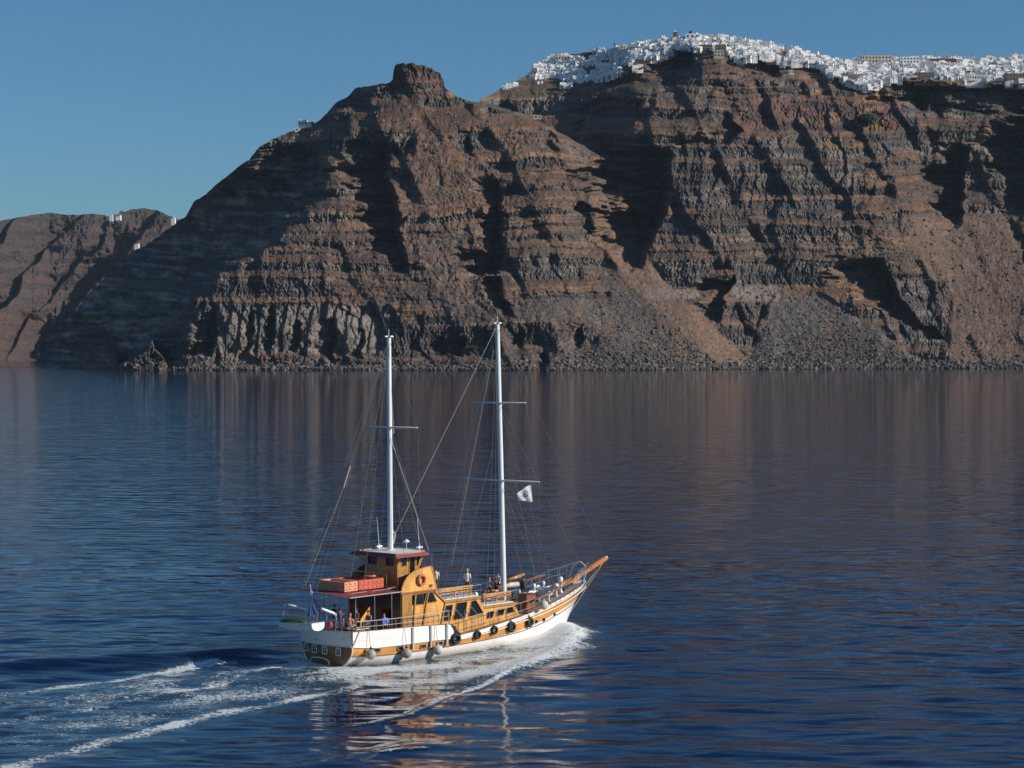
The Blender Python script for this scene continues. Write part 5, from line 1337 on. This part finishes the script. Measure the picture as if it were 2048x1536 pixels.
# bags
e = empty('pink_backpack'); MB().ball((0, 0, .25), .25, 14, 10, sq=(.75, 1, 1.15)).build('bag', cmat((.62, .03, .09), 'pink_nylon'), e, True); MB().torus((0, -.16, .3), .14, .02, (0, 1, 0)).build('strap', MT['rubber'], e); p = loc(659, 1252, 0, .15); aboard(e, (.15, p.y, 2.32)); tag(e, 'bright pink backpack on the seat beside the davit foot', 'backpack')
e = empty('beach_bag'); MB().ball((0, 0, .22), .24, 14, 10, sq=(1.1, .9, .95)).build('bag', cmat((.16, .17, .20), 'patterned_bag_cloth'), e, True); MB().torus((0, 0, .42), .13, .015, (0, 1, 0)).build('handle', MT['fend'], e); p = loc(968, 1184, 1, -.6); aboard(e, (p.x, -.6, 2.86)); tag(e, 'round grey patterned bag lying on the lower cabin roof', 'bag')
e = empty('blue_towel'); MB().grid([[(a * .1, .06 * math.sin(a) - .012 * b, -.07 * b) for a in range(5)] for b in range(6)]).build('cloth', cmat((.06, .12, .48), 'blue_towelling'), e, True); aboard(e, (2.35, -2.84, 2.98)); tag(e, 'blue towel draped over the starboard stern rail', 'towel')
# a rolled gangway fender hanging on the aft bulwark
e = empty('boat_pole'); MB().tube([loc(719, 1262, 1, -2.95), loc(707, 1291, 1, -2.95)], .05, 8).build('pole', MT['fend2'], e); aboard(e); tag(e, 'grey padded pole lashed aslant on the white bulwark near the stern', 'pole')
HAZE = 1.4e-5
# ------------------------------------------------------------------ boulders along the shore and over the scree
def rocks():
    rg = np.random.default_rng(5)
    pts = []
    def put(u, p, r): pts.append((u, p, r))
    for _ in range(5200):
        u = rg.uniform(230, 2060); y0 = float(np.interp(u, uu, ysh)); put(u, y0 - abs(rg.normal(0, 7)) - .5, rg.uniform(.6, 2.6))
    W_ = fan_dark + .8 * fan_dark_l + .16 * fan_right + .05 * fan_tan
    while len(pts) < 14500:
        u = rg.uniform(1150, 2060); p = rg.uniform(500, 738)
        w = float(sample(W_, np.array([u]), np.array([p]))[0])
        if rg.random() < w * (.08 + .92 * max(0, (p - 540) / 200) ** 1.5) * (1.4 * float(vn(u / 14, p / 22, 3))): put(u, p, (.25 + abs(rg.normal(0, .55))) * (.5 + 1.1 * max(0, (p - 580) / 160) ** 2) * (1.8 if rg.random() < .03 else 1))
    for _ in range(3500):
        u = rg.uniform(400, 2060); p = rg.uniform(220, 720)
        c = float(sample(cl, np.array([u]), np.array([p]))[0])
        if c < .4 and (float(sample(fan_tan, np.array([u]), np.array([p]))[0]) < .3 or rg.random() < .1) and p > np.interp(u, uu, skl) + 4: put(u, p, rg.uniform(.5, 2.2))
    A = np.array(pts); n = len(A)
    d = sample(D, A[:, 0], A[:, 1])
    ys0 = np.interp(A[:, 0], uu, ysh); dsh_ = np.interp(A[:, 0], uu, corr)
    d = d + dsh_ * np.clip(1 - (ys0 - A[:, 1]) / 40, 0, 1)
    x, y, z = to_world(A[:, 0], A[:, 1], d)
    ico = bmesh.new(); bmesh.ops.create_icosphere(ico, subdivisions=1, radius=1); V = np.array([v.co[:] for v in ico.verts]); F = np.array([[v.index for v in f.verts] for f in ico.faces]); ico.free()
    vs = np.empty((n, 12, 3)); 
    R = A[:, 2][:, None, None]
    vs = V[None] * rg.uniform(.55, 1.15, (n, 12, 1)) * rg.uniform(.6, 1.3, (n, 1, 3)) * R
    vs += np.stack([x, y - .2 * A[:, 2], z + .15 * A[:, 2]], -1)[:, None, :]
    fs = (F[None] + 12 * np.arange(n)[:, None, None]).reshape(-1, 3)
    me = bpy.data.meshes.new('boulders'); me.vertices.add(n * 12); me.vertices.foreach_set('co', vs.astype(np.float32).ravel())
    me.loops.add(fs.size); me.loops.foreach_set('vertex_index', fs.astype(np.int32).ravel()); me.polygons.add(len(fs)); me.polygons.foreach_set('loop_start', np.arange(0, fs.size, 3, dtype=np.int32)); me.update(calc_edges=True)
    me.shade_flat()
    at = me.color_attributes.new('albedo', 'FLOAT_COLOR', 'POINT'); c = np.ones((n, 12, 4), np.float32)
    tone = rg.uniform(.55, 1.7, (n, 1, 1)); base = np.where(rg.random((n, 1, 1)) < .25, np.array([.17, .13, .105]), np.array([.105, .094, .088]))
    c[:, :, :3] = base * tone; at.data.foreach_set('color', c.ravel()); me.materials.append(M_ROCK)
    tag(link(bpy.data.objects.new('boulders', me)), kind='stuff', label='grey boulders strewn over the scree and along the waterline')
rocks()

# ------------------------------------------------------------------ the town
M_WALL = mat_plain('whitewashed_wall', (.80, .79, .76), .8, .05, .4)
M_CREAM = mat_plain('cream_plaster', (.62, .52, .40), .8, .08, .4)
M_TAN = mat_plain('tan_stone', (.22, .165, .12), .85, .15, .5)
M_WIN = mat_plain('dark_window', (.04, .05, .07), .3, .2, 1.0)
M_BLUE = mat_plain('blue_dome_paint', (.03, .12, .30), .5, .1, .5)
M_BRICK = mat_plain('brown_tower_brick', (.20, .095, .065), .8, .2, .8)
M_PINE = mat_plain('dark_foliage', (.03, .045, .02), .9, .35, .8)
def arche(kind, rg_):
    """one Cycladic house: returns list of (name, builder, material)"""
    P = []; w, d, h_ = rg_.uniform(6, 10), rg_.uniform(6, 9), rg_.uniform(3.2, 5)
    b = MB(); b.box((0, 0, h_ / 2 - 4), (w, d, h_ + 8)); b.box((0, -d / 2 + .15, h_ + .25), (w, .3, .5)); b.box((-w / 2 + .15, 0, h_ + .25), (.3, d - .6, .5)); b.box((w / 2 - .15, 0, h_ + .25), (.3, d - .6, .5))
    if kind in ('stepped', 'tall'):
        w2, h2 = w * rg_.uniform(.45, .7), rg_.uniform(2.6, 3.4); sx = rg_.choice((-1, 1)) * (w - w2) / 2 * .95; b.box((sx, d * .15, h_ + h2 / 2), (w2, d * .6, h2))
        if kind == 'tall': b.box((0, d * .1, h_ + 1.6), (w * .9, d * .7, 3.2))
    if kind == 'vault':
        n_ = 7; pts = [(-w * .5 * math.cos(math.pi * i / n_), h_ + w * .24 * math.sin(math.pi * i / n_)) for i in range(n_ + 1)]
        b.panel(pts, [], -d / 2 + .3, d - .6)
    if kind == 'terrace': b.box((0, -d / 2 - 1.8, -2.6), (w * 1.25, 4, 6.4)); b.box((0, -d / 2 - 3.7, .9), (w * 1.25, .25, .8))
    P.append(('wall', b, 'W'))
    k = rg_.randint(2, 3)
    for i in range(k):
        x = -w / 2 + w * (i + .5) / k
        P.append(('door' if i == k - 1 else 'window', MB().box((x, -d / 2 - .03, h_ * .5 if i < k - 1 else 1.0), (rg_.uniform(.9, 1.5), .12, 1.3 if i < k - 1 else 2.0)), 'N'))
    for i in range(2): P.append(('window', MB().box((w / 2 + .03, -d / 4 + d / 2 * i, h_ * .5), (.12, 1.0, 1.2)), 'N'))
    if kind in ('stepped', 'tall'): P.append(('window', MB().box((sx, d * .15 - d * .3 - .03 if kind == 'stepped' else d * .1 - d * .35 - .03, h_ + 1.5), (1.1, .12, 1.1)), 'N'))
    return P, w
kinds = ['cube', 'cube', 'stepped', 'stepped', 'vault', 'vault', 'terrace', 'tall']
rga = random.Random(21); ARCH = []
for kk in kinds * 2:
    P, w = arche(kk, rga)
    objs = []
    for nm, b, mk_ in P:
        o = b.build(nm, M_WALL if mk_ == 'W' else M_WIN); COL.objects.unlink(o); objs.append(o.data); bpy.data.objects.remove(o)
    ARCH.append((kk, [(P[i][0], objs[i]) for i in range(len(P))], w))
# where the houses stand: columns and rows of the photograph, from the crest to the lower edge of the town
DENS = [(1000, .10), (1060, .35), (1085, 1), (1290, 1), (1340, .8), (1500, 1.1), (1700, 1.1), (2048, 1)]
foot = lambda u: float(np.interp(u, uu, vill[0]))
crest_ = lambda u: float(np.interp(u, uu, skl))
rgv = random.Random(4); spots = []
tries = 0
cell = {}
while tries < 40000 and len(spots) < 2700:
    tries += 1
    u = rgv.uniform(1008, 2075); a, b = crest_(u) - 1.5, foot(u) - 1
    if b - a < 3: continue
    p = a + (b - a) * rgv.random() ** (1.0)
    if rgv.random() > np.interp(u, [q[0] for q in DENS], [q[1] for q in DENS]): continue
    if float(fbm(np.array([u / 38.]), np.array([p / 14.]), 17, 3)[0]) > (.12 if u < 1330 else .28): continue       # bare rock between the rows
    if any(abs(u - q[0]) < 5.8 and abs(p - q[1]) < 2.3 for q in cell.get((int(u // 16), int(p // 12)), []) + cell.get((int(u // 16) - 1, int(p // 12)), []) + cell.get((int(u // 16) + 1, int(p // 12)), []) + cell.get((int(u // 16), int(p // 12) - 1), []) + cell.get((int(u // 16), int(p // 12) + 1), [])): continue
    cell.setdefault((int(u // 16), int(p // 12)), []).append((u, p)); spots.append((u, p, rgv.uniform(.55, .92) * (1.15 if rgv.random() < .15 else 1), rgv.randrange(16), rgv.uniform(-.45, .35)))
zones = [(1000, 'at the far left end of town'), (1090, 'on the leftmost terraces'), (1130, 'under the long cream building'), (1180, 'midway along the left terraces'), (1225, 'near the lone cypress'), (1270, 'left of the dark crag'), (1345, 'near the brown tower'), (1375, 'near the blue dome'), (1410, 'near the tan stone walls'),
         (1460, 'right of the tan stone walls'), (1500, 'on the crest slope'), (1560, 'above the lone hillside hut'), (1610, 'right of the hillside hut'), (1660, 'at the bend of town'), (1700, 'above the lowest town corner'), (1740, 'near the pale hotel'), (1800, 'near the broad white block'), (1860, 'near the dark red building'), (1920, 'above the glazed restaurant'), (1975, 'near the right edge'), (2030, 'at the right edge')]
kn = {'cube': 'flat roofed white house', 'stepped': 'white house with upper room', 'vault': 'barrel vaulted white house', 'terrace': 'white house with front terrace', 'tall': 'tall two storey white house'}
spots.sort(key=lambda q: -q[2])
indiv, rest = spots[:290], spots[290:]
def place(u, p, s_, rz):
    g_ = ground(u, p + 1.0); return Matrix.Translation(g_ + Vector((0, 3 * s_, 0))) @ Matrix.Rotation(rz, 4, 'Z') @ Matrix.Scale(s_, 4)
for i, (u, p, s_, k, rz) in enumerate(indiv):
    kd, parts, w = ARCH[k]; g_ = place(u, p, s_, rz)
    o = bpy.data.objects.new('white_house', parts[0][1]) if False else empty('white_house')
    o.matrix_world = g_
    for nm, me in parts:
        c = bpy.data.objects.new(nm, me); link(c, o)
    zn = [z_[1] for z_ in zones if z_[0] <= u][-1]
    a, b = crest_(u), foot(u); f_ = (p - a) / max(b - a, 1)
    row = ', crest row ' if f_ < .22 else ', upper row ' if f_ < .42 else ', middle row ' if f_ < .6 else ', lower row ' if f_ < .8 else ', lowest row '
    tag(o, ('large ' if s_ > .93 else 'small ' if s_ < .86 else '') + kn[kd] + row + zn, 'house', 'white houses of the cliff top town')
by = {}
for o in bpy.data.objects:
    if o.get('category') == 'house' and o.get('group'): by.setdefault(o['label'], []).append(o)
ORD = ['second from left', 'third from left', 'fourth from left', 'fifth from left', 'sixth from left']
for lb, os_ in by.items():
    if len(os_) > 1:
        os_.sort(key=lambda o: o.matrix_world.translation.x / o.matrix_world.translation.y)
        for i, o in enumerate(os_):
            o['label'] = ('leftmost' if i == 0 else 'rightmost' if i == len(os_) - 1 else ORD[i - 1]) + ' ' + lb
# the many smaller houses between them
mb = MB(); VV = []; FF = []; MI = []; off = 0
for (u, p, s_, k, rz) in rest:
    M_ = place(u, p, s_ * .9, rz); kd, parts, w = ARCH[k]
    for nm, me in parts:
        nvv = len(me.vertices); co = np.empty(nvv * 3, np.float32); me.vertices.foreach_get('co', co); co = co.reshape(-1, 3)
        Mn = np.array(M_); VV.append(co @ Mn[:3, :3].T + Mn[:3, 3]); 
        for pl in me.polygons: FF.append([v + off for v in pl.vertices]); MI.append(0 if nm == 'wall' else 1)
        off += nvv
me = bpy.data.meshes.new('small_white_houses'); me.from_pydata(np.concatenate(VV).tolist(), [], FF); me.materials.append(M_WALL); me.materials.append(M_WIN); me.polygons.foreach_set('material_index', MI)
tag(link(bpy.data.objects.new('small_white_houses', me)), 'mass of small white houses filling the town between the larger ones', kind='stuff')
def building(name, u, p, w, d, h_, mat, rows, cols, label, cat='building', rz=0.0, wm=None):
    e = empty(name); e.matrix_world = Matrix.Translation(ground(u, p)) @ Matrix.Rotation(rz, 4, 'Z')
    MB().box((0, 0, h_ / 2 - 5), (w, d, h_ + 10)).build('wall', mat, e)
    MB().box((0, -d / 2 + .2, h_ + .3), (w + .2, .4, .6)).box((w / 2 - .2, 0.2, h_ + .3), (.4, d - .4, .6)).box((-w / 2 + .2, 0.2, h_ + .3), (.4, d - .4, .6)).build('parapet', mat, e)
    for r in range(rows):
        for c in range(cols): MB().box((-w / 2 + w * (c + .5) / cols, -d / 2 - .04, h_ * (r + .55) / rows), (w / cols * .45, .14, h_ / rows * .5)).build('window', wm or M_WIN, e)
    return tag(e, label, cat)
building('brown_tower', 1350.5, 80, 5.2, 5.2, 9.5, M_BRICK, 3, 1, 'square brown brick tower with a pale top on the crest', 'tower')
o = [x for x in bpy.data.objects if x.name == 'brown_tower'][0]; MB().box((0, 0, 10.9), (4.2, 4.2, 1.8)).build('belfry', M_WALL, o)
e = building('domed_church', 1384, 79, 17, 12, 6, M_WALL, 1, 3, 'white church with a blue dome at the highest point of the town', 'church')
MB().lathe([(3.6, 6), (3.6, 7.6), (3.4, 8.4), (2.8, 9.6), (1.9, 10.6), (.8, 11.2), (.2, 11.4), (.2, 12.4), (0, 12.4)], (-1, 0, 0), 16).build('dome', M_BLUE, e, True)
MB().lathe([(2.6, 6), (2.6, 7), (2.0, 8.1), (.9, 8.9), (0, 9.1)], (5.4, 0, 0), 14).build('small_dome', M_WALL, e, True)
building('tan_building', 1125, 122, 19, 9, 6, M_CREAM, 1, 5, 'long cream building near the left crest of the town')
building('ruined_house', 1253, 103, 17, 9, 6.5, M_CREAM, 2, 4, 'cream two storey building on the crest right of the lone cypress')
building('stone_fortress', 1412, 102, 15, 10, 7, M_TAN, 2, 5, 'bare tan stone building wall just right of the dark crag')
building('stone_house', 1441, 106, 13, 10, 9, M_TAN, 3, 4, 'tall tan stone block below the crest, right of the other stone wall')
building('stone_lower_house', 1437, 115, 12, 8, 8, M_CREAM, 2, 3, 'small cream house hanging below the tan stone block')
building('red_roofed_hotel', 1885, 126, 34, 10, 4.5, mat_plain('dark_red_roof_wall', (.22, .045, .04), .8, .1, .5), 1, 8, 'long dark red building on the crest of the level quarter')
building('white_hotel', 1752, 127, 38, 10, 9, M_CREAM, 2, 9, 'long pale hotel block on the crest at the left of the level quarter')
building('grey_hotel', 1818, 150 - 22, 24, 10, 8, M_WALL, 2, 6, 'broad white block on the crest in the middle of the level quarter')
building('cliff_terrace_hotel', 2030, 163, 24, 9, 9, M_TAN, 2, 6, 'tan building with dark balconies over the cliff at the right edge')
building('glass_restaurant', 1955, 160, 22, 8, 5, M_WALL, 1, 7, 'white building with a dark glazed front on the cliff edge', wm=mat_plain('maroon_glazing', (.10, .02, .025), .4, .2, .6))
building('dark_terrace_house', 1848, 156, 24, 7, 6, M_TAN, 2, 6, 'dark fronted tan terraces under the middle of the level quarter')
building('hillside_hut', 1582, 148, 6, 5, 4, M_WALL, 1, 2, 'lone white hut on the slope below the town', 'hut')
building('ledge_ruin', 1072, 238, 14, 6, 4, M_CREAM, 1, 3, 'small pale ruin on the saddle between the two peaks', 'ruin')
e = building('cliff_chapel', 608, 254, 11, 8, 6.5, M_WALL, 1, 3, 'white chapel on the left shoulder of the headland', 'chapel', -.3)
MB().lathe([(1.6, 6.5), (1.6, 7.2), (1.2, 8.1), (.5, 8.7), (0, 8.8)], (1.5, 0, 0), 12).build('dome', M_BLUE, e, True); MB().box((-4.2, -1, 7.6), (1.2, 1, 2.6)).build('bell_gable', M_WALL, e)
building('chapel_annex', 622, 249, 7, 6, 3.5, M_WALL, 1, 2, 'low white annex uphill of the chapel on the headland', 'house')
building('lower_chapel_wall', 595, 262, 6, 4, 3, M_WALL, 1, 1, 'low white outbuilding downhill of the chapel', 'hut')
def far_building(name, u, p, w, h_, label, dome=False):
    e = empty(name); e.location = far_ground(u, p) + Vector((0, 6, 0)); MB().box((0, 0, h_ / 2 - 6), (w, 12, h_ + 12)).build('wall', M_WALL, e)
    MB().box((w * .3, 0, h_ + .8), (w * .3, 6, 1.6)).build('upper_room', M_WALL, e)
    if dome: MB().lathe([(2.6, h_), (2.2, h_ + 2), (1, h_ + 3.2), (0, h_ + 3.6)], (0, 0, 0), 12).build('dome', M_WALL, e, True)
    MB().box((-w * .2, -6.05, h_ * .4), (w * .12, .15, h_ * .4)).build('door', M_WIN, e); tag(e, label, 'house')
far_building('far_house', 236, 430, 11, 2.6, 'tiny white house in the dip of the far ridge')
far_building('far_chapel', 346, 440, 9, 3.2, 'tiny white chapel at the right end of the far ridge', True)
far_building('far_villa', 273, 490, 9, 2, 'tiny white villa low on the far headland slope')
far_building('far_cottage', 222, 432, 8, 1.6, 'tiny low white cottage left of the house on the far ridge')
# thin masts on the skyline
for i, (u, p, h_) in enumerate(((1730, 120, 9), (1830, 119, 8), (1870, 119, 9), (1180, 106, 8), (1490, 84, 8), (1945, 120, 9), (2035, 120, 9))):
    e = empty('aerial_mast'); e.location = ground(u, p + 2) + Vector((0, 2, 0)); MB().tube([(0, 0, -1), (0, 0, h_ + 3)], .16, 5).build('pole', M_WIN, e)
    MB().box((0, 0, h_ + 1), (1.6, .1, .12)).box((0, 0, h_ + 2), (1.1, .1, .12)).build('crossbar', M_WIN, e)
    tag(e, ['thin aerial above the left of the level quarter', 'thin aerial right of the middle hotel block', 'thin aerial beside the dark red building', 'thin aerial on the crest of the left terraces', 'thin aerial right of the highest roofs', 'thin aerial right of the dark red building', 'thin aerial at the right edge of the town'][i], 'aerial', 'aerials on the skyline')
# trees and bushes
def clump(name, pos, r, hgt, label, cat, n=260, cone=False, seed=1, trunk=True):
    rg_ = random.Random(seed); e = empty(name); e.location = pos; b = MB()
    for _ in range(n):
        t = rg_.random(); a = rg_.uniform(0, 6.3)
        rad = (r * (1 - t) * rg_.uniform(.4, 1)) if cone else r * math.sqrt(max(0, 1 - (2 * t - 1) ** 2)) * rg_.uniform(.6, 1.15)
        c = Vector((math.cos(a) * rad, math.sin(a) * rad, hgt * (.12 + .88 * t))); s_ = r * rg_.uniform(.12, .3)
        u_ = Vector((rg_.gauss(0, 1), rg_.gauss(0, 1), rg_.gauss(0, 1))).normalized(); v_ = u_.orthogonal().normalized()
        b.add([c + u_ * s_, c + v_ * s_ * .7, c - u_ * s_, c - v_ * s_ * .7], [(0, 1, 2, 3)])
    b.build('crown', M_PINE, e, fix=False)
    if trunk: MB().tube([(0, 0, -1), (.1, 0, hgt * .6)], [r * .12, r * .05], 6).build('trunk', M_BRICK, e)
    return tag(e, label, cat)
clump('cypress_tree', ground(1229, 100), 2.2, 10, 'lone dark cypress standing up from the town skyline', 'tree', cone=True)
clump('carob_bush', ground(1735, 250), 10, 13, 'large dark green bush cluster on the slope below the bend of the town', 'bush', 500, seed=2)
clump('slope_bush', ground(1700, 210), 4, 4, 'small green bush on the slope above the large bush cluster', 'bush', 160, seed=3)
clump('talus_bush', ground(1709, 630), 2.6, 2.4, 'small green bush on the dark scree fan', 'bush', 160, seed=4)
clump('shore_bush', ground(1400, 728), 3, 2.2, 'small green bush near the shore left of the dark scree', 'bush', 160, seed=5)
clump('chapel_tree', ground(624, 250), 2.4, 4.2, 'dark tree behind the white chapel', 'tree', 200, seed=6)
clump('left_terrace_tree', ground(1240, 98) , 3, 4, 'low dark tree right of the lone cypress', 'tree', 160, seed=7)
clump('town_tree', ground(1430 + 90, 92), 2.4, 5, 'dark tree rising between houses right of the highest roofs', 'tree', 160, seed=8)
clump('foot_bush', ground(945, 700), 5, 4, 'grey green bush at the foot of the cliff behind the masts', 'bush', 240, seed=9)
clump('far_ridge_tree', far_ground(243, 430), 4.5, 9, 'leaning dark tree beside the house on the far ridge', 'tree', 160, seed=10)

# ------------------------------------------------------------------ haze
hz, nt, bs = new_mat('sea_haze'); nt.nodes.remove(bs)
pv = nt.nodes.new('ShaderNodeVolumePrincipled'); pv.inputs['Color'].default_value = (.62, .80, 1.0, 1); pv.inputs['Density'].default_value = HAZE; pv.inputs['Anisotropy'].default_value = .0
nt.links.new(pv.outputs[0], nt.nodes['Material Output'].inputs['Volume'])
if HAZE:
    MB().box((0, 5800, 237), (19600, 13800, 496)).build('haze', hz); tag(bpy.data.objects['haze'], kind='stuff', label='thin blue haze over the bay')
